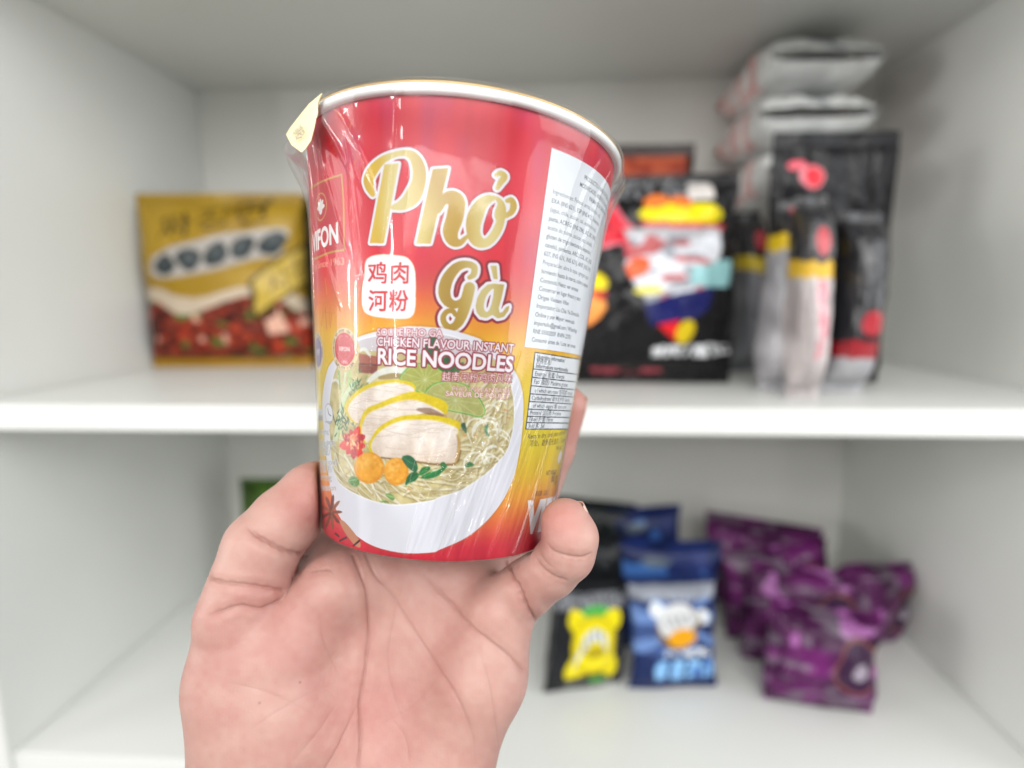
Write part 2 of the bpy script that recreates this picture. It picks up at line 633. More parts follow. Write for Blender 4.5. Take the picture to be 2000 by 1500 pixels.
# --- white badge with the four characters
bad = pmask([(712, 540), (714, 514), (722, 503), (742, 498), (770, 499), (795, 504), (808, 522), (811, 550), (811, 580), (809, 608), (800, 620), (780, 622), (748, 620),
             (722, 615), (710, 604), (707, 575)], None, True)
cv.paint(Canvas.dilate(bad, 2), (240, 205, 150)); cv.paint(bad, (238, 236, 242))
for ch, x, y in (('鸡', 718, 550), ('肉', 760, 550), ('河', 719, 604), ('粉', 759, 604)):
    text(ch, (x, y), (x + 37, y), 32, (206, 40, 48), 0.028)

# --- the bowl
shd = pmask([(699, 659), (739, 647), (790, 638), (820, 638), (872, 642.5), (924, 657), (945, 667), (975, 690), (1002, 720), (1016, 747), (1022, 782), (1021, 825), (1017, 867),
             (1006, 923), (991, 961), (972, 992), (944, 1024), (907, 1052), (860, 1073), (843, 1079), (787, 1080), (731, 1067), (690, 1041), (662, 1007), (647, 961), (638, 900),
             (632, 840), (629.5, 790), (632, 756), (640, 721), (648.5, 707), (670, 680)], None, True)
cv.paint(Canvas.dilate(shd, 7), (170, 110, 40), 0.25)
cv.paint(shd, (226, 226, 236))
soup = pmask([(735, 657), (800, 650), (880, 657), (940, 683), (985, 720), (1001, 770), (1003, 825), (991, 877), (965, 910), (935, 935), (900, 957), (860, 970), (843, 977), (787, 985), (749, 983),
              (712, 972), (675, 953), (657, 934), (648, 900), (645, 860), (643, 800), (648, 750), (660, 712), (690, 672)], None, True)
cv.paint(Canvas.dilate(soup, 4), (240, 240, 244))
rim_grey = (yy[:, None] < 0.56) & shd
cv.paint(rim_grey & soup, (206, 200, 206))
soup_n = value_noise((CH, CW), (60, 60), 11)
scol = np.array([200, 186, 132])[None, None] + (soup_n[..., None] - 0.5) * 50
soup_low = soup & (yy[:, None] > 0.535)
cv.paint(soup_low, scol.astype(np.float32))


def clipped(S, col, alpha, clip, n=6):
    cv.paint(stroke_mask(S, None, n) & clip, col, alpha)


g2 = np.random.default_rng(21)
for i in range(230):                       # noodles: long strands that follow the bowl
    right = i % 3 == 0
    if right:
        x, y = g2.uniform(900, 1000), g2.uniform(760, 940)
        a = g2.normal(-1.15, 0.45)
    else:
        fq = g2.uniform(0, 1)
        x, y = 650 + 340 * fq, g2.uniform(900, 980) if i % 2 else g2.uniform(860, 975)
        a = (fq - 0.45) * -1.5 + 0.35 + g2.normal(0, 0.30)
    l = g2.uniform(40, 120); b = g2.uniform(-26, 26)
    w = g2.uniform(2.2, 4.6)
    dx, dy = math.cos(a) * l / 2, math.sin(a) * l / 2
    t = g2.uniform(0, 1) ** 0.8
    c = np.array([196, 180, 126]) * (1 - t) + np.array([246, 243, 226]) * t
    S_ = [(x - dx, y - dy, w * 0.8), (x - dx * 0.5 - dy * b / l * 0.8, y - dy * 0.5 + dx * b / l * 0.8, w), (x - dy * b / l, y + dx * b / l, w),
          (x + dx * 0.5 - dy * b / l * 0.6, y + dy * 0.5 + dx * b / l * 0.6, w), (x + dx, y + dy, w * 0.7)]
    clipped([(q[0] + 1.2, q[1] + 1.8, q[2] + 2.0) for q in S_], (150, 130, 78), 0.42, soup_low, 5)
    clipped(S_, c, 0.8, soup_low, 5)
for i in range(20):                        # loops on the right
    x = g2.uniform(930, 980); y = g2.uniform(790, 925); r = g2.uniform(16, 36)
    P = [(x + r * math.cos(q) * 0.8, y + r * math.sin(q) * 0.8, g2.uniform(3, 4.4)) for q in np.linspace(g2.uniform(2.6, 3.6), g2.uniform(5.2, 6.4), 8)]
    clipped(P, (240, 238, 224) if i % 3 else (190, 176, 124), 0.85, soup_low, 5)
# greens at the back, lime, cinnamon, scallion
poly([(830, 668), (845, 655), (858, 668), (862, 700), (880, 690), (890, 712), (868, 745), (840, 736), (822, 702)], (38, 92, 58), 0.95, True)
poly([(860, 700), (880, 712), (906, 708), (894, 730), (868, 736)], (52, 104, 60), 0.9, True)
poly([(700, 690), (735, 696), (738, 714), (702, 712)], (166, 92, 74)); poly([(700, 713), (738, 714), (736, 730), (702, 728)], (140, 72, 58))
stroke([(700, 711, 2), (738, 713, 2)], (84, 40, 36))
for S in ([(701, 686, 5), (712, 682, 7), (722, 694, 5)], [(720, 745, 8), (738, 730, 12), (765, 722, 14), (800, 726, 10)]):
    stroke(S, (226, 228, 220), 0.95)
stroke([(742, 738, 7), (770, 734, 12), (792, 736, 6)], (150, 128, 78), 0.8)


def lime(P, centre, tone):
    m = pmask(P, None, True) & soup
    cv.paint(Canvas.dilate(m, 5) & soup, (70, 150, 48)); cv.paint(Canvas.dilate(m, 2) & soup, (214, 226, 160)); cv.paint(m, tone)
    for k in range(13):
        a = math.radians(k * 27 + 8)
        clipped([(centre[0], centre[1], 1), (centre[0] + 46 * math.cos(a), centre[1] + 46 * math.sin(a), 1.4)], (214, 218, 170), 0.7, m, 4)


lime([(784, 742), (790, 728), (806, 716), (830, 712), (855, 722), (872, 738), (862, 758), (845, 768), (824, 766), (806, 756)], (830, 742), (168, 172, 84))
lime([(832, 772), (842, 756), (862, 748), (886, 748), (912, 756), (932, 776), (945, 800), (938, 812), (910, 806), (880, 800), (850, 790)], (890, 782), (176, 176, 104))
for S, c in (([(684, 716, 5), (680, 760, 6), (668, 800, 6), (660, 850, 8)], (176, 204, 126)), ([(676, 722, 4), (670, 764, 5), (664, 810, 6)], (208, 220, 178)),
             ([(692, 748, 9), (676, 770, 8), (664, 805, 7), (655, 858, 10)], (214, 226, 188)), ([(648, 745, 5), (656, 742, 5), (664, 750, 4)], (232, 232, 228)),
             ([(662, 725, 4), (664, 760, 3)], (128, 170, 84))):
    clipped(S, c, 0.95, soup)
for i in range(60):
    x, y = g2.normal(672, 9), g2.normal(826, 13)
    clipped([(x, y, 2), (x + g2.uniform(-6, 6), y - g2.uniform(4, 12), 1)], [(44, 82, 50), (66, 106, 66), (28, 60, 44)][i % 3], 0.9, soup, 3)
for i in range(40):
    x, y = g2.normal(697, 8), g2.normal(755, 13)
    clipped([(x, y, 2.4), (x + g2.uniform(-5, 6), y - g2.uniform(3, 10), 1)], [(70, 120, 70), (104, 146, 86), (52, 96, 62)][i % 3], 0.9, soup, 3)


# chicken slices
def slice_(skin, meat, seed):
    ms = pmask(skin, None, True)
    cv.paint(ms, (222, 196, 18))
    mm = pmask(meat, None, True)
    cv.paint(Canvas.dilate(mm, 3) & ms, (236, 214, 120))
    nn = value_noise((CH, CW), (30, 60), seed)
    c = np.array([236, 224, 214])[None, None] + (nn[..., None] - 0.5) * np.array([26, 32, 38])
    cv.paint(mm, c.astype(np.float32))
    q = np.argwhere(mm)
    g = np.random.default_rng(seed)
    lines = np.zeros((CH, CW), bool)
    for _ in range(26):
        yq, xq = q[g.integers(len(q))]
        L = g.uniform(30, 110); a = g.uniform(-0.35, 0.15)
        P = np.array([(xq - L / 2, yq), (xq, yq + L / 2 * math.tan(a) + g.uniform(-4, 4)), (xq + L / 2, yq + L * math.tan(a))])
        cpt = catmull(P, 16)
        for (x, y) in cpt:
            if 0 <= int(y) < CH - 2 and 0 <= int(x) < CW - 2:
                lines[int(y):int(y) + 2, int(x):int(x) + 3] = True
    cv.paint(lines & mm, (186, 158, 134), 0.5)
    cv.paint(np.roll(lines, 3, 0) & mm, (246, 238, 230), 0.5)
    yq = np.where(mm.any(1))[0]
    gr = np.clip((np.arange(CH) - yq[0]) / max(1, yq[-1] - yq[0]), 0, 1)[:, None] * np.ones((1, CW))
    cv.paint((gr ** 2 * mm).astype(np.float32), (206, 174, 146), 0.35)
    sp = value_noise((CH, CW), (260, 330), seed + 5)
    cv.paint(mm & (sp > 0.84), (250, 242, 232), 0.3)
    cv.paint(mm & (sp < 0.10), (206, 180, 164), 0.3)
    cv.paint(ms & ~Canvas.dilate(mm, 2) & (sp > 0.7), (236, 216, 60), 0.4)
    cv.paint(ms & ~Canvas.dilate(mm, 2) & (sp < 0.25), (210, 178, 12), 0.4)
    return mm


slice_([(673, 792), (686, 773), (711, 754), (739, 745), (773, 742), (806, 748), (809, 768), (780, 790), (745, 806), (705, 826), (686, 822), (676, 806)],
       [(680, 798), (692, 778), (716, 761), (742, 752), (773, 748), (803, 755), (807, 768), (780, 790), (745, 806), (705, 826), (688, 818)], 31)
poly([(700, 830), (712, 812), (760, 800), (840, 795), (872, 808), (860, 830), (800, 822), (740, 840), (716, 868), (704, 858)], (190, 160, 120), 1, True)
slice_([(702, 832), (713, 801), (739, 788), (773, 774), (808, 765), (845, 774), (872, 787), (871, 809), (840, 800), (800, 812), (760, 826), (730, 850), (716, 866), (704, 852)],
       [(707, 838), (718, 810), (744, 797), (778, 785), (812, 782), (846, 795), (866, 808), (840, 806), (800, 813), (760, 826), (730, 850), (716, 864)], 32)
poly([(812, 800), (840, 797), (868, 812), (845, 812)], (122, 84, 62), 0.6, True)
slice_([(721, 866), (739, 836), (773, 816), (808, 810), (855, 812), (898, 825), (895, 845), (896, 880), (888, 902), (850, 904), (800, 897), (745, 892), (724, 884)],
       [(726, 866), (743, 843), (775, 825), (810, 820), (855, 823), (891, 836), (893, 850), (894, 880), (887, 902), (850, 904), (800, 897), (745, 892), (729, 882)], 33)
stroke([(745, 894, 3), (800, 900, 4), (850, 907, 4), (890, 905, 4), (900, 880, 3)], (120, 84, 50), 0.75)
for S in ([(893, 850, 4), (897, 870, 7), (890, 904, 4)],):
    stroke(S, (186, 148, 88), 0.8)

# chilli flower, balls, basil
for k in range(9):
    a = k * 0.698 + 0.2
    r = (24, 31, 27)[k % 3]
    cxp, cyp = 691, 866
    poly([(cxp, cyp), (cxp + r * 0.55 * math.cos(a - 0.42), cyp + r * 0.8 * math.sin(a - 0.42)), (cxp + r * 0.95 * math.cos(a), cyp + r * 1.15 * math.sin(a)),
          (cxp + r * 0.55 * math.cos(a + 0.42), cyp + r * 0.8 * math.sin(a + 0.42))], [(212, 44, 44), (228, 60, 50), (186, 30, 44)][k % 3], 1, True)
for i in range(46):
    x, y = g2.normal(688, 6), g2.normal(860, 8)
    stroke([(x, y, 2.6), (x + g2.uniform(-3, 3), y + g2.uniform(2, 6), 1.6)], [(244, 190, 130), (240, 150, 96), (250, 222, 170)][i % 3], 0.9, 2)


def ball(c, rx, ry, seed):
    t = np.linspace(0, 2 * np.pi, 30, endpoint=False)
    for k, col in ((1.0, (222, 146, 34)), (0.9, (236, 164, 46))):
        poly(np.stack([c[0] + rx * k * np.cos(t) - (1 - k) * 20, c[1] + ry * k * np.sin(t) - (1 - k) * 22], 1), col)
    g = np.random.default_rng(seed)
    for kk in range(8, 0, -1):
        poly(np.stack([c[0] - rx * 0.3 + rx * 0.075 * kk * np.cos(t), c[1] - ry * 0.35 + ry * 0.07 * kk * np.sin(t)], 1), (252, 206, 116), 0.09)
    for _ in range(30):
        q = g.uniform(0, 6.28); rr = math.sqrt(g.uniform(0, 0.8))
        x, y = c[0] + rx * rr * math.cos(q), c[1] + ry * rr * math.sin(q)
        poly(np.stack([x + 3.4 * np.cos(t), y + 3.0 * np.sin(t)], 1), (250, 196, 96) if g.random() < 0.5 else (222, 140, 30), 0.35)


ball((721, 914), 29.5, 30.5, 41)
ball((774, 921), 24, 27, 42)


def leaf(P, col):
    m = pmask(P, None, True)
    cv.paint(m, col)
    a, b = np.array(P[0], float), np.array(P[len(P) // 2], float)
    clipped([(a[0], a[1], 1), ((a[0] + b[0]) / 2, (a[1] + b[1]) / 2, 1.6), (b[0], b[1], 0.8)], np.array(col) * 1.55, 0.8, m, 4)


leaf([(785, 893), (797, 889), (809, 896), (816, 912), (812, 922), (800, 916), (790, 905)], (42, 100, 66))
leaf([(792, 948), (795, 932), (806, 922), (818, 926), (812, 938), (800, 943)], (36, 96, 54))
leaf([(818, 928), (824, 914), (838, 911), (840, 916), (830, 925)], (44, 112, 58))
leaf([(822, 934), (834, 924), (852, 919), (870, 911), (866, 920), (848, 933)], (36, 116, 58))
leaf([(860, 905), (868, 903), (873, 912), (864, 914)], (40, 104, 56))
leaf([(680, 940), (688, 930), (700, 936), (700, 948), (690, 950)], (96, 140, 74))
leaf([(752, 966), (762, 964), (771, 972), (766, 978)], (116, 150, 88))
leaf([(740, 980), (752, 977), (760, 982)], (112, 146, 84))
leaf([(908, 910), (915, 902), (926, 908), (914, 913)], (58, 112, 66))
leaf([(946, 835), (954, 828), (952, 842), (957, 852), (950, 850)], (108, 148, 116))
leaf([(900, 830), (908, 826), (912, 845), (906, 842)], (60, 92, 66))
for x, y in ((925, 850), (990, 815), (905, 850), (796, 955), (985, 800)):
    stroke([(x, y, 3), (x + 6, y + 2, 2)], (212, 130, 62), 0.8, 2)

# spices lower left
for k in range(9):
    a = k * 0.7
    stroke([(647, 1000, 4), (647 + 15 * math.cos(a), 1000 + 26 * math.sin(a), 6), (647 + 21 * math.cos(a), 1000 + 34 * math.sin(a), 1.5)], [(112, 60, 44), (86, 44, 36), (136, 80, 56)][k % 3], 0.95, 3)
cv.paint(shd, cv.a.copy())
poly([(663, 1018), (674, 1020), (700, 1052), (704, 1068), (694, 1066), (676, 1044)], (196, 132, 100), 1, True)
for S in ([(655, 1042, 4), (662, 1048, 3)], [(664, 1056, 4), (676, 1050, 4)], [(690, 1066, 3), (702, 1056, 4)]):
    stroke(S, (54, 34, 40), 1, 3)

# the food picture is a photograph: soften its outlines and give it fine tone
fb = cv.blur(2, cv.a)
tone = (value_noise((CH, CW), (300, 380), 61) - 0.5) * 9 + (value_noise((CH, CW), (90, 110), 62) - 0.5) * 14
ms_ = soup & (yy[:, None] > 0.535)
cv.a[ms_] = (fb * 0.75 + cv.a * 0.25 + tone[..., None] * np.array([1.0, 0.95, 0.8]))[ms_]
# --- texts on the front
DR = (150, 34, 54)
WH = (242, 236, 242)
text('SOUPE PHO GA', (736, 655), (865, 658), 14, (240, 224, 228), 0.022, [(2.3, (168, 60, 76))])
text('CHICKEN FLAVOUR INSTANT', (736, 675), (1003, 689), 17.5, WH, 0.02, [(3.4, DR)])
text('RICE NOODLES', (736, 710), (1001, 726), 31, WH, 0.03, [(5, DR)])
text('越南河粉鸡肉风味', (862, 743), (999, 747), 15, (244, 232, 232), 0.0, [(2.3, (160, 60, 62))])
text('PHO INSTANTANÉ', (882, 764), (996, 768), 10, (244, 230, 226), 0.02, [(1.6, (182, 100, 90))])
text('SAVEUR DE POULET', (870, 773), (995, 779), 10, (244, 230, 226), 0.02, [(1.6, (182, 100, 90))])


# --- seals
def arc_text(s, c, r, a0, a1, hgt, col, bold=0.0, inward=False):
    n = len(s)
    for i, ch in enumerate(s):
        if ch == ' ':
            continue
        T = text_tris(ch, bold)
        if len(T) == 0:
            continue
        a = math.radians(a0 + (a1 - a0) * (i + 0.5) / n)
        T = (T - [T[..., 0].max() / 2, 0]) * hgt / 0.72
        rad = np.array([math.cos(a), math.sin(a)])
        if not inward:
            ex, ey = np.array([-rad[1], rad[0]]), rad
        else:
            ex, ey = np.array([rad[1], -rad[0]]), -rad
        cv.paint(cv.tri_mask(np.asarray(c) + rad * r + T[..., :1] * ex + T[..., 1:] * ey), col)


c1 = lab((672, 682))
cv.ellipse(c1, 74, 74, (206, 176, 116)); cv.ellipse(c1, 71, 71, (232, 208, 158)); cv.ellipse(c1, 55, 55, (208, 46, 62))
arc_text('EXPORTED TO OVER 100 COUNTRIES', c1, 58, -208, 18, 9, (70, 60, 60), 0.01)
arc_text('QUALITY • USA', c1, 69, 140, 42, 11, (70, 60, 60), 0.01, True)
arc_text('INTERNATIONAL HEALTH SAFETY', c1, 42, -200, 20, 7, (244, 190, 180))
cv.ellipse(c1, 36, 36, (222, 80, 88)); cv.ellipse(c1, 33, 33, (208, 46, 62))


def ctext(s, c, w, hgt, col, bold=0.0, can=None, out=None):
    T = text_tris(s, bold)
    k = w / T[..., 0].max()
    Q = np.stack([c[0] - w / 2 + T[..., 0] * k, c[1] - T[..., 1] * hgt / 0.72], -1)
    m = (can or cv).tri_mask(Q)
    for r, oc in out or ():
        (can or cv).paint(Canvas.dilate(m, r), oc)
    (can or cv).paint(m, col)


ctext('VIFON', (c1[0], c1[1] + 6), 58, 14, (250, 236, 230), 0.03)
ctext('1995', (c1[0], c1[1] + 48), 34, 11, (250, 214, 200), 0.02)
c2 = lab((621, 688))
cv.ellipse(c2, 72, 72, (222, 200, 160)); cv.ellipse(c2, 54, 54, (126, 104, 150))
arc_text('HIGH QUALITY VIETNAMESE GOODS', c2, 58, -208, 18, 9, (90, 80, 90), 0.01)
ctext('1997', (c2[0], c2[1] + 10), 60, 22, (220, 210, 230), 0.03)
c3 = lab((642, 808))
cv.ellipse(c3, 36, 36, (150, 154, 164)); cv.ellipse(c3, 33, 33, (232, 234, 240))
stroke([(640, 798, 1), (642, 808, 1.4), (646, 812, 2)], (110, 116, 130)); stroke([(636, 824, 2), (648, 824, 2)], (150, 156, 170))
poly([(618, 800), (629, 800), (630, 810), (619, 810)], (186, 200, 220)); poly([(619, 812), (630, 812), (630, 822), (620, 822)], (150, 152, 160))
for s, y, x1 in (('Weight/', 850, 644), ('Poids net:', 870, 655), ('净含量/', 888, 647), ('suggestion/', 908, 660), ('建议食用/', 922, 650), ('Serving', 938, 648), ('présentation', 958, 656)):
    text(s, (624, y - 2), (x1, y), 11, (150, 152, 156), 0.0, [(2.0, (236, 238, 242))])

# --- nutrition table and texts on the right of the print
TL, TR, BRR, BL = (1045, 688), (1133, 702), (1109, 838), (1027, 838)
poly([TL, TR, BRR, BL], (234, 238, 244))
GRY = (56, 62, 72)


def tl(f, g):
    a = np.array(TL) * (1 - f) + np.array(BL) * f
    b = np.array(TR) * (1 - f) + np.array(BRR) * f
    return a * (1 - g) + b * g


for f in (0.0, 0.215, 0.325, 0.435, 0.54, 0.64, 0.74, 0.835, 0.915, 1.0):
    a, b = tl(f, 0), tl(f, 1)
    stroke([(a[0], a[1], 2), ((a[0] + b[0]) / 2, (a[1] + b[1]) / 2, 2), (b[0], b[1], 2)], GRY, 1, 4)
a, b = tl(0, 0), tl(1, 0)
stroke([(a[0], a[1], 2), (b[0], b[1], 2)], GRY, 1, 8)
rows = [(0.075, 'Nutrition information/', 8), (0.135, '营养信息/', 8), (0.195, 'Informations nutritionnelles', 8), (0.30, 'Energy/ 能量/ Énergie', 9), (0.405, 'Fat/ 脂肪/ Matières grasses', 9),
        (0.515, '  of which saturates/ 饱和脂肪/ dont acides', 8), (0.615, 'Carbohydrate/ 碳水化合物/ Glucides', 8), (0.715, '  of which sugars/ 糖/ dont sucres', 8), (0.81, 'Protein/ 蛋白质/ Protéines', 8),
        (0.895, 'Fiber/ 纤维/ Fibres', 8), (0.98, 'Salt/ 盐/ Sel', 8)]
for f, s, h_ in rows:
    text(s, tl(f, 0.05), tl(f, 0.6), h_, GRY, 0.012 if f < 0.2 else 0.006, None, False, 0.95)
DB = (84, 70, 44)
text('Keep in dry, cool place and avoid sun', (1030, 857), (1090, 851), 10, DB, 0, None, False, 0.9)
text('凉处，避免阳光直射。/ Conserver', (1034, 871), (1090, 866), 10, DB, 0, None, False, 0.9)
text('frais, sec', (1086, 878), (1097, 877), 8, DB, 0, None, False, 0.9)
text('NET WEIGHT:', (1066, 928), (1090, 924), 8, (80, 50, 40), 0.01, None, False, 0.9)
text('60 g', (1076, 941), (1090, 939), 16, (80, 50, 40), 0.02, None, False, 1.0)
text('保质期: 见盖上', (1044, 969), (1080, 963), 8, (90, 44, 36), 0.01, None, False, 0.85)
c4 = lab((1094, 892)); cv.ellipse(c4, 30, 26, (226, 216, 226)); cv.ellipse(c4, 24, 20, (240, 226, 226))
# big VIFON at the lower right
text('VIFON', (1025, 1040), (1062, 1032), 58, (250, 247, 250), 0.055, None, False, 1.05)


def canvas_sample(can, fx, fy):
    x = np.clip(fx * can.w - 0.5, 0, can.w - 1.001); y = np.clip(fy * can.h - 0.5, 0, can.h - 1.001)
    xi, yi = x.astype(int), y.astype(int)
    ax, ay = (x - xi)[..., None], (y - yi)[..., None]
    a = can.a
    return (a[yi, xi] * (1 - ax) + a[yi, xi + 1] * ax) * (1 - ay) + (a[yi + 1, xi] * (1 - ax) + a[yi + 1, xi + 1] * ax) * ay


def soften(can):
    p = can.a
    can.a = (p * 4 + np.roll(p, 1, 0) + np.roll(p, -1, 0) + np.roll(p, 1, 1) + np.roll(p, -1, 1)) / 8


cv.a = np.clip(cv.a, 4, 250)
soften(cv)
cup = empty('noodle_cup', CUP_W)
tag(cup, 'red and yellow paper cup of instant noodles in cling wrap, held up in the hand', 'noodle cup')
NC, NR = 1180, 900
thf = np.concatenate([np.linspace(-TH0, TH0, NC), np.linspace(TH0, 360 - TH0, 62)[1:-1]])
hv = np.linspace(H / 2, -H / 2, NR)
TT, HH = np.meshgrid(np.radians(thf), hv)
RR = r_at(HH)
V = np.stack([RR * np.sin(TT), HH, RR * np.cos(TT)], -1).reshape(-1, 3)
fx = np.clip((np.degrees(TT) + TH0) / (2 * TH0), 0, 1)
cc = canvas_sample(cv, fx, 0.5 - HH / H)
backm = np.degrees(TT) > TH0
cc[backm] = np.repeat(base[np.clip(((0.5 - hv / H) * CH).astype(int), 0, CH - 1)][:, None], len(thf), 1)[backm]
mesh_obj('cup_wall', V * CM, grid_faces(NR, len(thf), True), M_PRINT, cup, srgb(*[cc.reshape(-1, 3)]).reshape(-1, 3) * 0.76)


def lathe(name, prof, mat, parent, n=128, jit=None):
    t = np.linspace(0, 2 * np.pi, n, endpoint=False)
    P = np.array(prof, float)
    V = np.stack([P[:, :1] * np.sin(t), P[:, 1:] + 0 * t, P[:, :1] * np.cos(t)], -1)
    if jit is not None:
        V = jit(V, t)
    return mesh_obj(name, V.reshape(-1, 3) * CM, grid_faces(len(P), n, True)[:, ::-1], mat, parent)


h2 = H / 2
lathe('rim', [(4.3, h2 - 0.3), (4.60, h2 + 0.004), (4.68, h2 - 0.02), (4.76, h2 + 0.01), (4.80, h2 + 0.07), (4.80, h2 + 0.15), (4.75, h2 + 0.21), (4.66, h2 + 0.23), (4.4, h2 + 0.22)], M_PAPER, cup)
lid = lathe('lid', [(4.74, h2 + 0.222), (4.76, h2 + 0.24), (4.73, h2 + 0.27), (4.62, h2 + 0.30), (4.3, h2 + 0.32), (3.0, h2 + 0.36), (1.2, h2 + 0.37), (0.001, h2 + 0.37)], M_LID, cup)
lathe('base_disc', [(R_B - 0.02, -h2 + 0.005), (R_B - 0.12, -h2 - 0.02), (R_B - 0.25, -h2 + 0.15), (0.001, -h2 + 0.2)], M_PAPER, cup)


# local point on the cup frame for a pixel at a depth
CUP_INV = CUP_W.inverted()


def cup_local(px, py, d):
    return np.array(CUP_INV @ pt(px, py, d)) / CM


# pull tab: folded down at the left of the rim
tb = bmesh.new()


def outside_rim(px, py, r):
    """the point of the sight line that first comes within r cm of the cup's axis (else its nearest approach)"""
    best = None
    for d in np.linspace(13.0, 19.0, 241):
        q = cup_local(px, py, d)
        rr_ = math.hypot(q[0], q[2])
        if best is None or rr_ < best[0]:
            best = (rr_, q)
        if rr_ <= r:
            return q
    return best[1]


rowsP = [([(630, 183), (623, 200), (620, 222)], 4.90), ([(606, 203), (610, 226), (615, 250)], 4.96), ([(584, 230), (594, 252), (608, 276)], 5.04),
         ([(567, 252), (578, 275), (598, 291)], 5.12), ([(560, 264), (571, 285), (590, 299)], 5.18)]
rowsP = np.array([[outside_rim(x, y, r) for x, y in q] for q, r in rowsP])
gv = [[tb.verts.new(v * CM) for v in r] for r in rowsP]
for i in range(len(gv) - 1):
    for j in range(2):
        tb.faces.new((gv[i][j], gv[i][j + 1], gv[i + 1][j + 1], gv[i + 1][j]))
bmesh.ops.subdivide_edges(tb, edges=tb.edges[:], cuts=4, use_grid_fill=True, smooth=1.0)
bmesh.ops.solidify(tb, geom=tb.faces[:], thickness=0.0003)
tab = bm_obj('pull_tab', tb, M_TAB, lid, True)
# printed note on the tab
tab_ink = plain_mat('grey_print', (0.16, 0.15, 0.14), 0.6)
for k, s in enumerate(('ABRIR', 'AQUI')):
    T = text_tris(s, 0.0)
    W_ = T[..., 0].max()
    o = outside_rim(574 + 5 * k, 266 + 10 * k, 5.20)
    ex = outside_rim(592 + 4 * k, 250 + 10 * k, 5.14) - o
    ey = outside_rim(570 + 5 * k, 258 + 10 * k, 5.20) - o
    Q = (o + T[..., :1] * ex / W_ + T[..., 1:] * ey / 0.72).reshape(-1, 3)
    mesh_obj('tab_print', Q * CM, np.arange(len(Q)).reshape(-1, 3), tab_ink, lid)

# the importer's paper sticker: its own sheet, a hair proud of the wall
SW, SH = 900, 1150
st = Canvas(SW, SH, (226, 231, 238))
th_l, _ = unproject(1049, 480)
th0s, th1s = float(unproject(1077, 290)[0]), float(unproject(1077, 290)[0]) + 62
h0s, h1s = float(unproject(1077, 289)[1]), float(unproject(1025, 678)[1])
slant = float(unproject(1024, 675)[0]) - th0s      # the sticker is stuck on slightly askew


def sline(s, y, x=40, hgt=27, cond=0.80, centre=False, col=(96, 102, 112)):
    T = text_tris(s, 0.012)
    k = hgt / 0.72
    Wd = T[..., 0].max() * k * cond
    x0 = (SW - Wd) / 2 + 40 if centre else x
    st.paint(st.tri_mask(np.stack([x0 + T[..., 0] * k * cond, y - T[..., 1] * k], -1)), col, 0.9)


LN = [('PRODUCTO A BASE DE FIDEOS DE ARROZ', 92, 1), ('MODIFICADO, ADEREZO A BASE DE ACEITE DE', 144, 1), ('PALMA CON SABOR A POLLO', 194, 1),
      ('Ingredientes: Fideos: arroz, almidón, sal,', 244, 0), ('EXA (INS 621), ESP (INS 412). Aderezo:', 296, 0), ('(agua, chile, azúcar, sal, aceite de soja,', 346, 0), ('pasta, ACREG (INS 296), AC, BC (INS', 398, 0),
      ('aceite de palma, azúcar, ajo, cebolla,', 450, 0), ('gluten de trigo texturado, especias (', 500, 0), ('canela), pimienta, ARO, COL, AC (INS', 552, 0), ('627, INS 631, INS 621), ANT (INS 319)', 602, 0),
      ('Preparación: abra la tapa, agregue agua', 654, 0), ('hirviendo hasta la marca, cubra y espere', 706, 0), ('Contenido Neto: ver envase', 758, 0), ('Conservar en lugar fresco y seco', 808, 0),
      ('Origen Vietnam Vifon', 858, 0), ('Importador: Liu Chia Yu Domicilio', 910, 0), ('Online y por Mayor: www.asia', 962, 0), ('importuliu@gmail.com / WhatsApp', 1012, 0),
      ('RNE 01002059  RNPA 22701', 1062, 0), ('Consumir antes de / Lote: ver envase', 1112, 0)]
for s, y, c in LN:
    sline(s, y, centre=bool(c), cond=0.74 if not c else 0.70, col=(86, 90, 98) if not c else (78, 82, 90))
st.a += (value_noise((SH, SW), (12, 10), 55)[..., None] - 0.5) * 5
soften(st)
ny, nx = 760, 560
fy, fxs = np.meshgrid(np.linspace(0, 1, ny), np.linspace(0, 1, nx), indexing='ij')
ths = np.radians(th0s + slant * fy + (th1s - th0s) * fxs)
hs = h0s + (h1s - h0s) * fy
rs = r_at(hs) + 0.012
Vs = np.stack([rs * np.sin(ths), hs, rs * np.cos(ths)], -1).reshape(-1, 3)
mesh_obj('ingredient_sticker', Vs * CM, grid_faces(ny, nx)[:, ::-1], M_STICK, cup, srgb(*[canvas_sample(st, fxs, fy).reshape(-1, 3)]).reshape(-1, 3) * 0.82)

# shrink wrap
fm = bpy.data.materials.new('clear_wrap')
fm.use_nodes = True
nt = fm.node_tree
for n in list(nt.nodes):
    nt.nodes.remove(n)
out = nt.nodes.new('ShaderNodeOutputMaterial')
mix = nt.nodes.new('ShaderNodeMixShader')
tr = nt.nodes.new('ShaderNodeBsdfTransparent')
gl = nt.nodes.new('ShaderNodeBsdfGlossy')
gl.inputs['Roughness'].default_value = 0.07
gl2 = nt.nodes.new('ShaderNodeBsdfGlossy')
gl2.inputs['Roughness'].default_value = 0.34
glm = nt.nodes.new('ShaderNodeMixShader')
glm.inputs[0].default_value = 0.36
tc = nt.nodes.new('ShaderNodeTexCoord')


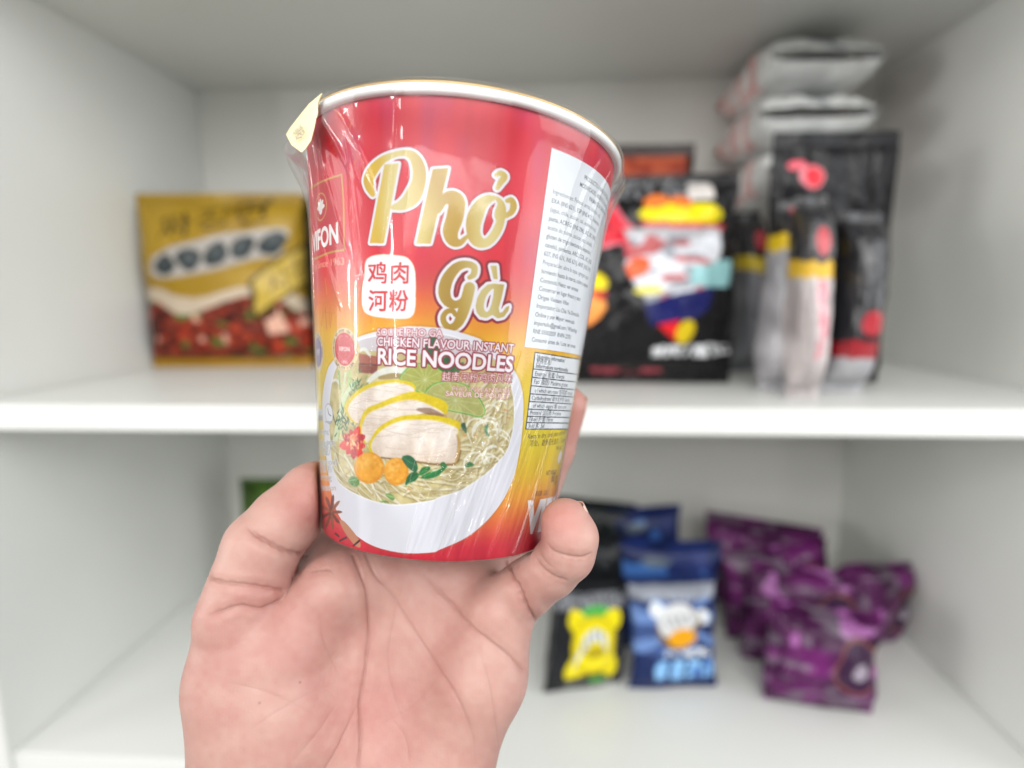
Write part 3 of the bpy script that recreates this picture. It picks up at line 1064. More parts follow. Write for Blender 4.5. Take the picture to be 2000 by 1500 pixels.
def nz(scale, mp_scale, detail=3, rot=(0, 0, 0), dist=0.0):
    mp = nt.nodes.new('ShaderNodeMapping')
    mp.inputs['Scale'].default_value = mp_scale
    mp.inputs['Rotation'].default_value = rot
    n = nt.nodes.new('ShaderNodeTexNoise')
    n.inputs['Scale'].default_value = scale
    n.inputs['Detail'].default_value = detail
    n.inputs['Distortion'].default_value = dist
    nt.links.new(tc.outputs['Object'], mp.inputs[0])
    nt.links.new(mp.outputs[0], n.inputs['Vector'])
    return n.outputs['Fac']


def math_node(op, a, b, clamp=False):
    m = nt.nodes.new('ShaderNodeMath')
    m.operation = op
    m.use_clamp = clamp
    for i, v in enumerate((a, b)):
        if v is None:
            continue
        if isinstance(v, (int, float)):
            m.inputs[i].default_value = v
        else:
            nt.links.new(v, m.inputs[i])
    return m.outputs[0]


fine = nz(160, (1, 0.22, 1), 2)
dimple = nz(420, (1, 1, 1), 1)
big = nz(45, (1, 0.35, 1), 2, (0, 0, 0.12), 0.6)
bump1 = nt.nodes.new('ShaderNodeBump')
bump1.inputs['Strength'].default_value = 0.26
bump1.inputs['Distance'].default_value = 0.0012
hsum = math_node('ADD', math_node('MULTIPLY', fine, 0.35), math_node('ADD', math_node('MULTIPLY', dimple, 0.03), math_node('MULTIPLY', big, 2.4)))
nt.links.new(hsum, bump1.inputs['Height'])
fr = nt.nodes.new('ShaderNodeFresnel')
fr.inputs['IOR'].default_value = 1.5
nt.links.new(bump1.outputs[0], fr.inputs['Normal'])
nt.links.new(bump1.outputs[0], gl.inputs['Normal'])
stick = nt.nodes.new('ShaderNodeValToRGB')      # where the film clings to the print it mirrors less
stick.color_ramp.elements[0].position = 0.30
stick.color_ramp.elements[1].position = 0.52
stick.color_ramp.elements[0].color = (0.35, 0.35, 0.35, 1)
nt.links.new(nz(70, (1, 0.3, 1), 2, (0, 0, 0.05), 0.3), stick.inputs[0])
fac = math_node('MULTIPLY', math_node('MINIMUM', math_node('MULTIPLY', math_node('ADD', fr.outputs[0], 0.004), 1.25), 0.42), stick.outputs[0], True)
nt.links.new(fac, mix.inputs[0])
nt.links.new(tr.outputs[0], mix.inputs[1])
nt.links.new(gl.outputs[0], glm.inputs[1])
nt.links.new(gl2.outputs[0], glm.inputs[2])
nt.links.new(bump1.outputs[0], gl2.inputs['Normal'])
nt.links.new(glm.outputs[0], mix.inputs[2])
nt.links.new(mix.outputs[0], out.inputs[0])
M_FILM = fm

prof = [(0.001, h2 + 0.42), (3.0, h2 + 0.41), (4.6, h2 + 0.36), (4.78, h2 + 0.32), (4.86, h2 + 0.24), (4.89, h2 + 0.12), (4.88, h2 + 0.0)]
NF = 520
for h in np.linspace(h2 - 0.1, -h2 + 0.06, 170):
    dz = h2 - h
    prof.append((r_at(h) + 0.045 + 0.24 * math.exp(-(dz / 0.75) ** 2), h))
prof += [(R_B + 0.02, -h2 - 0.03), (R_B - 0.3, -h2 - 0.05), (1.5, -h2 - 0.05), (0.001, -h2 - 0.05)]


def film_jit(V, t):
    hgt = V[..., 1]
    dz = h2 - hgt
    ang = (np.degrees(t)[None] + 180) % 360 - 180
    e = np.zeros_like(hgt)
    # tent over the pull tab
    e += 0.42 * np.exp(-((ang + 74) / 17) ** 2) * np.exp(-((dz - 0.5) / 0.95) ** 2)
    # slack at the right under the rim
    e += 0.16 * np.exp(-((ang - 88) / 24) ** 2) * np.exp(-((dz - 0.5) / 0.8) ** 2)
    # folds running down to the base on the right, and a few on the left shoulder
    body = np.clip((dz - 0.05) / 0.3, 0, 1)
    g = np.random.default_rng(5)
    for k in range(46):
        a0 = g.uniform(-4, 54); h0 = g.uniform(-5.3, -2.8); ln = g.uniform(0.5, 2.6)
        w = g.uniform(0.3, 0.6); sl = g.uniform(3.0, 5.0)
        s = hgt - h0
        cen = a0 + sl * s
        e += 0.07 * g.uniform(0.3, 1.0) * np.exp(-((ang - cen) / w) ** 2) * np.exp(-(s / ln) ** 4)
    for k in range(16):
        a0 = g.uniform(-62, -28); h0 = g.uniform(1.5, 4.6); ln = g.uniform(0.4, 1.4)
        sl = g.uniform(-9, 3); w = g.uniform(0.5, 1.1)
        s = hgt - h0
        e += 0.03 * np.exp(-((ang - a0 - sl * s) / w) ** 2) * np.exp(-(s / ln) ** 4)
    for k in range(10):
        a0 = g.uniform(48, 86); h0 = g.uniform(3.4, 5.0)
        s = hgt - h0
        e += 0.03 * np.exp(-((ang - a0 - 4 * s) / 0.8) ** 2) * np.exp(-(s / 1.0) ** 4)
    # welded seam line down the front left
    th_s = np.interp(hgt, [-h2, h2], seam_th)
    e += 0.022 * np.exp(-((ang - th_s) / 0.22) ** 2)
    e *= body * np.clip((hgt + h2 + 0.02) / 0.1, 0, 1)
    tt = t[None]
    V[..., 0] += e * np.sin(tt)
    V[..., 2] += e * np.cos(tt)
    return V


seam_th = [float(unproject(700, 1068)[0]), float(unproject(783, 186)[0])]
# angular sampling: dense on the visible side
tv = np.concatenate([np.linspace(-100, 100, 1000), np.linspace(100, 260, 60)[1:-1]])
tv = np.radians(tv)
Pf = np.array(prof)
Vf = np.stack([Pf[:, :1] * np.sin(tv), Pf[:, 1:] + 0 * tv, Pf[:, :1] * np.cos(tv)], -1)
Vf = film_jit(Vf, tv)
wrap = mesh_obj('shrink_wrap', Vf.reshape(-1, 3) * CM, grid_faces(len(Pf), len(tv), True)[:, ::-1], M_FILM, cup)

# ------------------------------------------------------------------ the hand


def smin(a, b, k):
    h = np.clip(0.5 + 0.5 * (b - a) / k, 0, 1)
    return b * (1 - h) + a * h - k * h * (1 - h)


def cone_sdf(P, a, b, ra, rb):
    ba = b - a
    l2 = float(ba @ ba)
    t = np.clip(((P - a) @ ba) / l2, 0, 1)
    return np.linalg.norm(P - a - t[..., None] * ba, axis=-1) - (ra + (rb - ra) * t)


def C(px, py, d):
    return cam_pt(px, py, d)


GH = 0.115
lo = np.array([-10.2, -21.0, -24.6]); hi = np.array([3.8, 2.0, -12.6])
nn = np.ceil((hi - lo) / GH).astype(int) + 1
gx, gy, gz = [lo[k] + GH * np.arange(nn[k]) for k in range(3)]
G = np.stack(np.meshgrid(gx, gy, gz, indexing='ij'), -1).astype(np.float32)


def chain(P, pts, k):
    f = None
    for (a, ra), (b, rb) in zip(pts[:-1], pts[1:]):
        s = cone_sdf(P, a.astype(np.float32), b.astype(np.float32), ra, rb)
        f = s if f is None else smin(f, s, k)
    return f


PALM = [  # pairs of (px,py,depth,radius)
    [(600, 1700, 17.0, 2.0), (640, 1480, 17.3, 1.7), (705, 1140, 18.0, 1.15)],
    [(680, 1700, 17.0, 2.0), (720, 1480, 17.5, 1.7), (800, 1120, 18.4, 1.2)],
    [(740, 1700, 17.0, 2.0), (800, 1480, 17.5, 1.6), (905, 1125, 18.3, 1.15)],
    [(800, 1700, 17.0, 1.9), (868, 1490, 16.9, 1.35), (940, 1320, 16.9, 1.25), (978, 1200, 16.9, 1.0)],
    [(520, 1560, 16.9, 2.1), (545, 1400, 16.6, 1.95), (545, 1280, 16.5, 1.45)],
    [(530, 1560, 16.9, 1.9), (470, 1330, 16.4, 1.4), (462, 1225, 16.3, 1.12)],
    [(585, 1230, 16.6, 0.85), (650, 1150, 16.9, 0.9), (720, 1120, 17.6, 0.9)],
    [(575, 1180, 17.6, 0.9), (625, 1105, 18.4, 0.9), (690, 1060, 19.6, 0.95)],
    [(650, 1680, 17.4, 2.3), (640, 2000, 18.0, 2.4), (640, 2600, 19.5, 2.9)],
    [(780, 1680, 17.4, 2.0), (740, 2000, 18.0, 2.2), (740, 2600, 19.5, 2.8)],
]
THUMB = [(462, 1205, 16.2, 1.10), (512, 1070, 16.5, 1.06), (556, 1018, 16.8, 0.98), (612, 966, 17.3, 0.95), (650, 935, 17.9, 0.72)]
PINKY = [(990, 1180, 17.0, 0.92), (1030, 1148, 16.6, 0.80), (1076, 1112, 16.0, 0.76), (1108, 1082, 15.6, 0.72), (1114, 1050, 15.5, 0.73), (1104, 1022, 15.6, 0.68)]
RING = [(905, 1125, 18.3, 1.0), (985, 1075, 19.9, 0.9), (1040, 985, 20.9, 0.80), (1080, 880, 20.6, 0.74), (1107, 792, 20.3, 0.70)]
MIDDLE = [(800, 1120, 18.4, 1.05), (850, 1080, 21.0, 0.95), (880, 960, 23.0, 0.85), (890, 830, 23.2, 0.75), (895, 740, 23.0, 0.66)]
INDEX = [(705, 1140, 18.0, 1.0), (700, 1060, 20.4, 0.92), (690, 930, 21.9, 0.82), (700, 800, 22.3, 0.74), (712, 720, 22.4, 0.64)]


def prep(L):
    return [(C(*q[:3]), q[3]) for q in L]


def hand_sdf(P):
    f = None
    for L in PALM:
        s = chain(P, prep(L), 0.5)
        f = s if f is None else smin(f, s, 0.75)
    fing = None
    for L, kk in ((RING, 0.3), (MIDDLE, 0.3), (INDEX, 0.3)):
        s = chain(P, prep(L), 0.2)
        f = smin(f, s, kk)
    f = smin(f, chain(P, prep(PINKY), 0.16), 0.16)
    f = smin(f, chain(P, prep(THUMB), 0.16), 0.13)
    # the flesh gives way to the cup
    q = (P - T_CUP.astype(np.float32)) @ R_CUP.astype(np.float32)
    rr = np.hypot(q[..., 0], q[..., 2])
    cone = np.maximum((rr - r_at(q[..., 1])) * 0.995, np.abs(q[..., 1]) - H / 2) - 0.09
    k = 0.18
    hh = np.clip(0.5 - 0.5 * (-cone - f) / k, 0, 1) if False else None
    a, b = f, -cone
    t = np.clip(0.5 - 0.5 * (b - a) / k, 0, 1)
    return b * (1 - t) + a * t + k * t * (1 - t)


F = np.empty(G.shape[:3], np.float32)
for i in range(0, G.shape[0], 20):
    F[i:i + 20] = hand_sdf(G[i:i + 20])


def surface_nets(F, lo, h):
    nx, ny, nz_ = F.shape
    S = F < 0
    corners = [(i, j, k) for i in (0, 1) for j in (0, 1) for k in (0, 1)]
    cnt = sum(S[i:nx - 1 + i, j:ny - 1 + j, k:nz_ - 1 + k].astype(np.int8) for i, j, k in corners)
    act = (cnt > 0) & (cnt < 8)
    idx = np.argwhere(act)
    vid = -np.ones(act.shape, np.int64)
    vid[act] = np.arange(len(idx))
    acc = np.zeros((len(idx), 3)); num = np.zeros(len(idx))
    for a in corners:
        for ax in range(3):
            if a[ax]:
                continue
            b = list(a); b[ax] = 1
            fa = F[idx[:, 0] + a[0], idx[:, 1] + a[1], idx[:, 2] + a[2]]
            fb = F[idx[:, 0] + b[0], idx[:, 1] + b[1], idx[:, 2] + b[2]]
            cr = (fa < 0) != (fb < 0)
            t = np.where(cr, fa / np.where(fa == fb, 1, fa - fb), 0)
            p = np.array(a, float)[None] + t[:, None] * (np.array(b) - np.array(a))[None]
            acc += np.where(cr[:, None], p, 0); num += cr
    V = (idx + acc / num[:, None]) * h + lo
    faces = []
    for ax in range(3):
        o = [0, 0, 0]; o[ax] = 1
        A = S[:nx - o[0], :ny - o[1], :nz_ - o[2]]
        B = S[o[0]:, o[1]:, o[2]:]
        e = np.argwhere(A != B)
        u, v = (ax + 1) % 3, (ax + 2) % 3
        ok = (e[:, u] > 0) & (e[:, v] > 0) & (e[:, u] < F.shape[u] - 1) & (e[:, v] < F.shape[v] - 1)
        e = e[ok]
        q = []
        for du, dv in ((-1, -1), (0, -1), (0, 0), (-1, 0)):
            c = e.copy(); c[:, u] += du; c[:, v] += dv
            q.append(vid[c[:, 0], c[:, 1], c[:, 2]])
        q = np.stack(q, 1)
        flip = ~S[e[:, 0], e[:, 1], e[:, 2]]
        q[flip] = q[flip][:, ::-1]
        faces.append(q)
    return V, np.concatenate(faces)


HV, HF = surface_nets(F, lo, GH)
del G, F
_me = bpy.data.meshes.new('tmp')
_me.from_pydata([], [], [])
_tmp = mesh_obj('tmp_hand', HV, HF, M_PAPER)
_md = _tmp.modifiers.new('sub', 'SUBSURF')
_md.levels = 2
_sm = _tmp.modifiers.new('sm', 'SMOOTH')
_sm.iterations = 2
_dg = bpy.context.evaluated_depsgraph_get()
_em = _tmp.evaluated_get(_dg).to_mesh()
NV = len(_em.vertices)
HV = np.empty(NV * 3, np.float32); _em.vertices.foreach_get('co', HV); HV = HV.reshape(-1, 3).astype(float)
HN = np.empty(NV * 3, np.float32); _em.vertices.foreach_get('normal', HN); HN = HN.reshape(-1, 3).astype(float)
HF = np.empty(len(_em.loops), np.int32); _em.loops.foreach_get('vertex_index', HF); HF = HF.reshape(-1, 4)
bpy.data.objects.remove(_tmp)

# creases of the palm, given on the palm's surface (as points of the frame), pressed in along the normal
hx = HV[:, 0] / -HV[:, 2] * FPX + 1000
hy = 750 - HV[:, 1] / -HV[:, 2] * FPX
facing = np.clip(-(HN * (HV / np.linalg.norm(HV, axis=1)[:, None])).sum(1) * 3, 0, 1) * (HV[:, 2] > -18.6)


def seg_dist(P):
    d = np.full(NV, 1e9); best = np.zeros(NV)
    L = np.concatenate([[0], np.cumsum(np.hypot(*np.diff(P[:, :2], axis=0).T))])
    for i in range(len(P) - 1):
        a, b = P[i, :2], P[i + 1, :2]
        ab = b - a
        t = np.clip(((hx - a[0]) * ab[0] + (hy - a[1]) * ab[1]) / (ab @ ab + 1e-9), 0, 1)
        q = np.hypot(hx - a[0] - t * ab[0], hy - a[1] - t * ab[1])
        m = q < d
        d[m] = q[m]; best[m] = (L[i] + t[m] * (L[i + 1] - L[i])) / L[-1]
    return d, best


CREASES = [  # points, half width px, depth cm, redness, taper at start / end
    ([(690, 1085), (706, 1125), (717, 1162), (720, 1225), (715, 1287), (707, 1350), (703, 1381), (705, 1437), (699, 1500), (694, 1600)], 4.2, 0.042, 0.75, 0, 1),
    ([(703, 1370), (686, 1405), (660, 1460), (636, 1500), (600, 1560)], 3.5, 0.022, 0.4, 1, 1),
    ([(715, 1085), (735, 1125), (764, 1159), (795, 1209), (841, 1281), (879, 1337), (904, 1381), (923, 1437), (928, 1500)], 4.0, 0.024, 0.4, 0, 1),
    ([(820, 1110), (842, 1137), (888, 1184), (923, 1225), (966, 1259), (998, 1284), (1022, 1308)], 4.6, 0.036, 0.6, 1, 0),
    ([(790, 1130), (772, 1200), (757, 1287), (767, 1356), (790, 1420)], 3.0, 0.012, 0.2, 1, 1),
    ([(935, 1270), (956, 1340), (970, 1430), (972, 1480)], 3.2, 0.016, 0.25, 1, 1),
    ([(994, 1100), (1000, 1125), (1013, 1147), (1030, 1185), (1048, 1215)], 4.5, 0.07, 1.0, 0, 0),
    ([(1066, 1056), (1080, 1076), (1110, 1086), (1140, 1088), (1158, 1078)], 3.4, 0.035, 0.6, 1, 0.4),
    ([(1040, 1080), (1058, 1108), (1085, 1128), (1112, 1136)], 3.8, 0.035, 0.6, 1, 0.4),
    ([(1052, 1074), (1066, 1098), (1086, 1112)], 3.0, 0.015, 0.3, 1, 1),
    ([(478, 1024), (496, 1042), (530, 1062), (560, 1076), (596, 1084)], 5.0, 0.06, 0.9, 1, 0),
    ([(400, 1126), (436, 1137), (480, 1142), (520, 1148), (550, 1152)], 4.2, 0.05, 0.8, 0, 0),
    ([(400, 1205), (436, 1192), (470, 1183), (510, 1188), (545, 1172)], 4.0, 0.045, 0.7, 1, 0),
    ([(600, 1118), (640, 1112), (655, 1122)], 4.0, 0.02, 0.4, 1, 1),
    ([(620, 1180), (632, 1250), (660, 1310), (668, 1330)], 4.0, 0.012, 0.2, 1, 1),
    ([(436, 1330), (520, 1350), (600, 1390), (640, 1420)], 2.6, 0.007, 0.12, 1, 1),
    ([(470, 1440), (540, 1390), (610, 1350), (660, 1330)], 2.4, 0.006, 0.1, 1, 1),
    ([(560, 1500), (620, 1430), (660, 1370)], 2.4, 0.008, 0.12, 1, 1),
    ([(735, 1420), (790, 1390), (850, 1330), (880, 1270)], 2.4, 0.006, 0.1, 1, 1),
    ([(800, 1500), (790, 1440), (760, 1400)], 2.4, 0.008, 0.15, 1, 1),
]
disp = np.zeros(NV); red = np.zeros(NV)
for P, w, dep, rd, t0, t1 in CREASES:
    P = catmull(np.array(P, float), 8)
    d, s = seg_dist(P)
    tp = np.ones(NV)
    if t0:
        tp *= np.clip(s / 0.25 * (1 / t0), 0, 1)
    if t1:
        tp *= np.clip((1 - s) / 0.25 * (1 / t1), 0, 1)
    wob = 1 + 0.25 * np.sin(s * 40)
    disp -= dep * tp * (np.exp(-(d / (w * wob * 0.8)) ** 2) + 0.45 * np.exp(-(d / (w * 3.6)) ** 2))
    disp += dep * 0.30 * tp * np.exp(-((d - w * 4.2) / (w * 2.0)) ** 2)
    red = np.maximum(red, rd * tp * (0.6 * np.exp(-(d / (w * 0.75)) ** 2) + 0.4 * np.exp(-(d / (w * 2.4)) ** 2)))
# soft pads and tendons
for (x, y, sx, sy_, a) in ((600, 1175, 60, 45, 0.10), (690, 1150, 40, 60, 0.05), (745, 1140, 30, 60, -0.04), (850, 1170, 55, 45, 0.07), (960, 1180, 50, 55, 0.08), (740, 1320, 80, 120, -0.10),
                           (545, 1350, 90, 110, 0.10), (900, 1400, 60, 100, 0.06), (800, 1230, 45, 60, 0.03)):
    disp += a * np.exp(-((hx - x) / sx) ** 2 - ((hy - y) / sy_) ** 2)
vn = value_noise((400, 400), (34, 34), 71)
ix = np.clip(((hx - 300) / 1000 * 400).astype(int), 0, 399); iy = np.clip(((hy - 700) / 1000 * 400).astype(int), 0, 399)
disp += (vn[iy, ix] - 0.5) * 0.02
HV2 = HV + HN * (disp * facing)[:, None]
# skin colour: mottled, redder fingertips and folds
m1 = value_noise((400, 400), (9, 9), 72)[iy, ix]; m2 = value_noise((400, 400), (26, 26), 73)[iy, ix]; m3 = value_noise((400, 400), (80, 80), 74)[iy, ix]
pale = np.array(srgb(175, 139, 129)); pink = np.array(srgb(164, 116, 109)); deep = np.array(srgb(122, 58, 48))
k = np.clip(0.30 + (m1 - 0.5) * 0.55 + (m2 - 0.5) * 0.5 + (m3 - 0.5) * 0.35, 0, 1)[:, None]
sk = pale * (1 - k) + pink * k


def warm(x, y, r, a, zmin=-99):
    global sk
    t = (0.42 * a * np.exp(-((hx - x) ** 2 + (hy - y) ** 2) / r ** 2) * (HV[:, 2] > zmin))[:, None]
    sk = sk * (1 - t) + np.array(srgb(178, 84, 80)) * t


warm(1092, 1015, 42, 0.75, -18); warm(615, 965, 52, 0.6); warm(1115, 800, 70, 0.5, -40); warm(575, 990, 50, 0.35); warm(560, 1200, 90, 0.25)
warm(720, 1380, 110, 0.3); warm(860, 1120, 130, 0.25); warm(760, 1480, 120, 0.3)
rk = (red * facing * 0.42)[:, None]
sk = sk * (1 - rk) + deep * rk
for (x, y) in ((584, 1332), (508, 1372)):        # moles
    t = np.exp(-((hx - x) ** 2 + (hy - y) ** 2) / 2.4 ** 2)[:, None] * 0.6
    sk = sk * (1 - t) + np.array(srgb(96, 50, 44)) * t

ms, nt_s, b_s = new_mat('skin')
at = nt_s.nodes.new('ShaderNodeAttribute'); at.attribute_name = 'Col'
nt_s.links.new(at.outputs['Color'], b_s.inputs['Base Color'])
b_s.inputs['Roughness'].default_value = 0.46
b_s.inputs['Specular IOR Level'].default_value = 0.35
b_s.inputs['Subsurface Weight'].default_value = 0.35
b_s.inputs['Subsurface Radius'].default_value = (1.0, 0.35, 0.2)
b_s.inputs['Subsurface Scale'].default_value = 0.004
tcs = nt_s.nodes.new('ShaderNodeTexCoord')
wv = nt_s.nodes.new('ShaderNodeTexWave')
wv.inputs['Scale'].default_value = 330
wv.inputs['Distortion'].default_value = 14
wv.inputs['Detail'].default_value = 2
wv.inputs['Detail Scale'].default_value = 0.12
ns = nt_s.nodes.new('ShaderNodeTexNoise'); ns.inputs['Scale'].default_value = 640; ns.inputs['Detail'].default_value = 3
ad = nt_s.nodes.new('ShaderNodeMath'); ad.operation = 'MULTIPLY_ADD'; ad.inputs[1].default_value = 0.06
bs = nt_s.nodes.new('ShaderNodeBump'); bs.inputs['Strength'].default_value = 0.3; bs.inputs['Distance'].default_value = 0.0003
nt_s.links.new(tcs.outputs['Object'], wv.inputs['Vector']); nt_s.links.new(tcs.outputs['Object'], ns.inputs['Vector'])
nt_s.links.new(wv.outputs['Fac'], ad.inputs[0]); nt_s.links.new(ns.outputs['Fac'], ad.inputs[2])
nt_s.links.new(ad.outputs[0], bs.inputs['Height']); nt_s.links.new(bs.outputs[0], b_s.inputs['Normal'])

hand = mesh_obj('person', HV2 * CM, HF, ms, None, sk)
hand.matrix_world = CAM_M
tag(hand, 'bare left hand with open palm and bent fingers holding up the noodle cup', 'person')
M_NAIL = plain_mat('fingernail', srgb(214, 176, 162), 0.28, var=0.04, coat=0.3)


def nail(base, tip, normal, width):
    """small curved plate lying on the finger; base/tip/normal in camera coords (cm)"""
    base, tip, n = np.array(base), np.array(tip), np.array(normal, float)
    ax = tip - base
    L = np.linalg.norm(ax); ax /= L
    n -= ax * (n @ ax); n /= np.linalg.norm(n)
    sd = np.cross(ax, n)
    U, W = 13, 15
    V = []
    for lay in (0.035, 0.0):
        for i in range(U):
            for j in range(W):
                u, w = i / (U - 1), j / (W - 1) * 2 - 1
                wid = width * (0.86 + 0.14 * math.sin(min(u * 1.6, 1) * math.pi / 2)) * (1 if u > 0.12 else 0.8 + 1.6 * u)
                end = 0.10 * (1 - w * w) * (u - 0.5)
                V.append(base + ax * (u * L + end * L) + sd * w * wid + n * (lay - 0.42 * width * w * w - 0.06 * (u - 0.4) ** 2))
    f = [tuple(q) for q in grid_faces(U, W)]
    o = U * W
    f += [tuple(np.array(q[::-1]) + o) for q in grid_faces(U, W)]
    ring = [j for j in range(W)] + [i * W + W - 1 for i in range(1, U)] + [(U - 1) * W + j for j in range(W - 2, -1, -1)] + [i * W for i in range(U - 2, 0, -1)]
    for a, b in zip(ring, ring[1:] + ring[:1]):
        f.append((b, a, a + o, b + o))
    return mesh_obj('fingernail', np.array(V) * CM, f, M_NAIL, hand)


ptip = C(1104, 1022, 15.6); pdip = C(1114, 1050, 15.5)
nrm = np.array([0.80, 0.42, -0.42])
nrm /= np.linalg.norm(nrm)
nail(ptip + nrm * 0.735 + np.array([0.10, -0.40, 0]), ptip + nrm * 0.68 + np.array([-0.10, 0.22, 0]), nrm, 0.46)
tt_, td_ = C(650, 935, 17.9), C(612, 966, 17.3)
tn = np.array([-0.55, 0.55, -0.62]); tn /= np.linalg.norm(tn)
nail(td_ * 0.45 + tt_ * 0.55 + tn * 0.80, tt_ + tn * 0.64 + (tt_ - td_) * 0.5, tn, 0.55)
for L, n in ((RING, (0.75, 0.0, -0.66)), (MIDDLE, (0.1, 0.0, -1)), (INDEX, (-0.35, 0, -0.93))):
    a, b = C(*L[-2][:3]), C(*L[-1][:3])
    n = np.array(n) / np.linalg.norm(n)
    nail(a * 0.25 + b * 0.75 + n * (L[-1][3] + 0.0), b + n * (L[-1][3] - 0.06) + (b - a) * 0.22, n, 0.45)

# ------------------------------------------------------------------ packets on the shelves


def gauss_noise_rows(n, seed):
    return np.random.default_rng(seed).random(n)


def pack(name, label, cat, w, d, h, paint, mat=None, expo=2.6, crimp=0.055, seed=0, wob=0.25, group=None, na=300, nv=170, seal=None, flare=0.0):
    """sealed film bag, w x d x h cm, standing on its lower end seal; front is local -y"""
    mat = mat or M_PACK
    g = np.random.default_rng(seed + 100)
    t = np.linspace(0, 2 * np.pi, na, endpoint=False)
    vv = np.linspace(0, 1, nv)
    cxs = np.sign(np.cos(t)) * np.abs(np.cos(t)) ** (2 / expo)
    sns = np.sign(np.sin(t)) * np.abs(np.sin(t)) ** (2 / expo)
    q = np.clip((vv - crimp) / (1 - 2 * crimp), 0, 1)
    prof_ = np.clip(1 - np.abs(2 * q - 1) ** 3.2, 0, 1) ** 0.5
    dd = 0.06 + (d / 2 - 0.06) * prof_
    wid = w / 2 * (1 - 0.035 * prof_) + flare * (np.abs(2 * vv - 1) ** 6)
    X = wid[:, None] * cxs[None]
    Y = dd[:, None] * sns[None]
    Z = (vv * h)[:, None] + 0 * X
    # wrinkles
    wr = value_noise((nv, na), (5, 14), seed) + 0.5 * value_noise((nv, na), (11, 34), seed + 1)
    edge = np.exp(-((vv - 0.1) / 0.11) ** 2) + np.exp(-((vv - 0.9) / 0.11) ** 2)
    pl = value_noise((nv, na), (2, 60), seed + 2)
    off = (wr - 0.75) * wob * prof_[:, None] + (pl - 0.5) * 0.5 * wob * edge[:, None] * (prof_[:, None] > 0.05)
    X = X + off * cxs[None] * 0.6
    Y = Y + off * sns[None]
    sag = (value_noise((nv, na), (3, 3), seed + 3) - 0.5) * wob * 0.8
    X = X + sag
    u = cxs[None] + 0 * X
    s_ = sns[None] + 0 * X
    wa = (value_noise((nv, na), (9, 16), seed + 7) - 0.5) * 0.11
    wb = (value_noise((nv, na), (9, 16), seed + 8) - 0.5) * 0.035
    col = paint(u + wa, np.clip(vv[:, None] + wb * prof_[:, None] + 0 * X, 0, 1), s_)
    V = np.stack([X, Y, Z], -1)
    i0, i1 = np.searchsorted(vv, crimp) , np.searchsorted(vv, 1 - crimp)
    body = mesh_obj(name, V[i0:i1].reshape(-1, 3) * CM, grid_faces(i1 - i0, na, True), mat, None, srgb(*[np.clip(col[i0:i1], 3, 250).reshape(-1, 3)]).reshape(-1, 3))
    for lo_, hi_ in ((0, i0 + 1), (i1 - 1, nv)):
        # crimped end seal with a zigzag cut
        ns_, nr_ = 150, 9
        x = np.linspace(-1, 1, ns_)
        rr_ = np.linspace(0, 1, nr_)
        z0, z1 = vv[lo_] * h, vv[hi_ - 1] * h
        zz = z0 + (z1 - z0) * rr_[:, None] + 0 * x
        zig = 0.12 * (np.arange(ns_) % 4 < 2)
        if lo_ == 0:
            zz[0] += zig
        else:
            zz[-1] -= zig
        xx = x[None] * np.interp(zz, vv * h, wid)
        yf = 0.05 * np.sin(rr_ * 22)[:, None] + 0.10 * np.sin(x * 5 + seed)[None]
        Vs_ = np.concatenate([np.stack([xx, yf - 0.03, zz], -1).reshape(-1, 3), np.stack([xx, yf + 0.03, zz], -1).reshape(-1, 3)])
        ff = grid_faces(nr_, ns_)
        cu = paint(np.concatenate([x[None] + 0 * zz] * 2), np.concatenate([zz / h] * 2), np.concatenate([-np.ones_like(zz), np.ones_like(zz)]))
        if seal is not None:
            cu = np.broadcast_to(np.array(seal, float), cu.shape)
        ff = np.concatenate([ff, ff[:, ::-1] + nr_ * ns_])
        mesh_obj('end_seal', Vs_ * CM, ff, mat, body, srgb(*[np.clip(cu, 3, 250).reshape(-1, 3)]).reshape(-1, 3))
    tag(body, label, cat, group)
    return body


def set_pose(o, loc, rz=0.0, rx=0.0, ry=0.0):
    k = 1.045 if (loc[2] - CAM_POS.z) / CM < -30 else 1.0
    o.matrix_world = Matrix.Translation(loc) @ Matrix.Scale(k, 4) @ Matrix.Rotation(math.radians(rz), 4, 'Z') @ Matrix.Rotation(math.radians(rx), 4, 'X') @ Matrix.Rotation(math.radians(ry), 4, 'Y')
    return o


def floor_at(px, d, z):
    """world point on the board of height z (cm rel. lens) seen in pixel column px at depth ~d"""
    if z == Z_LOW:
        d *= 1.086
    lo_, hi_ = -3000.0, 4000.0
    for _ in range(50):
        m_ = (lo_ + hi_) / 2
        p = pt(px, m_, d)
        if (p.z - CAM_POS.z) / CM > z:
            lo_ = m_
        else:
            hi_ = m_
    return pt(px, lo_, d)


def flat(col):
    col = np.array(col, float)

    def f(u, v, s):
        return np.broadcast_to(col, u.shape + (3,)).copy()
    return f


def mixm(c, m, col, a=1.0):
    m = (np.asarray(m, float) * a)[..., None]
    return c * (1 - m) + np.array(col, float) * m


def ell(u, v, cx, cy, rx, ry):
    return (((u - cx) / rx) ** 2 + ((v - cy) / ry) ** 2) < 1


def rect(u, v, x0, x1, y0, y1):
    return (u > x0) & (u < x1) & (v > y0) & (v < y1)


def inpoly(u, v, P):
    P = np.array(P, float)
    ins = np.zeros(u.shape, bool)
    for (ax, ay), (bx, by) in zip(P, np.roll(P, -1, 0)):
        if ay == by:
            continue
        ins ^= ((ay > v) != (by > v)) & (u < (bx - ax) * (v - ay) / (by - ay) + ax)
    return ins


def blotch(u, v, sx, sy, seed):
    n = value_noise((256, 256), (sy, sx), seed)
    i = np.clip(((u + 1) / 2 * 255).astype(int), 0, 255); j = np.clip((v * 255).astype(int), 0, 255)
    return n[j, i]


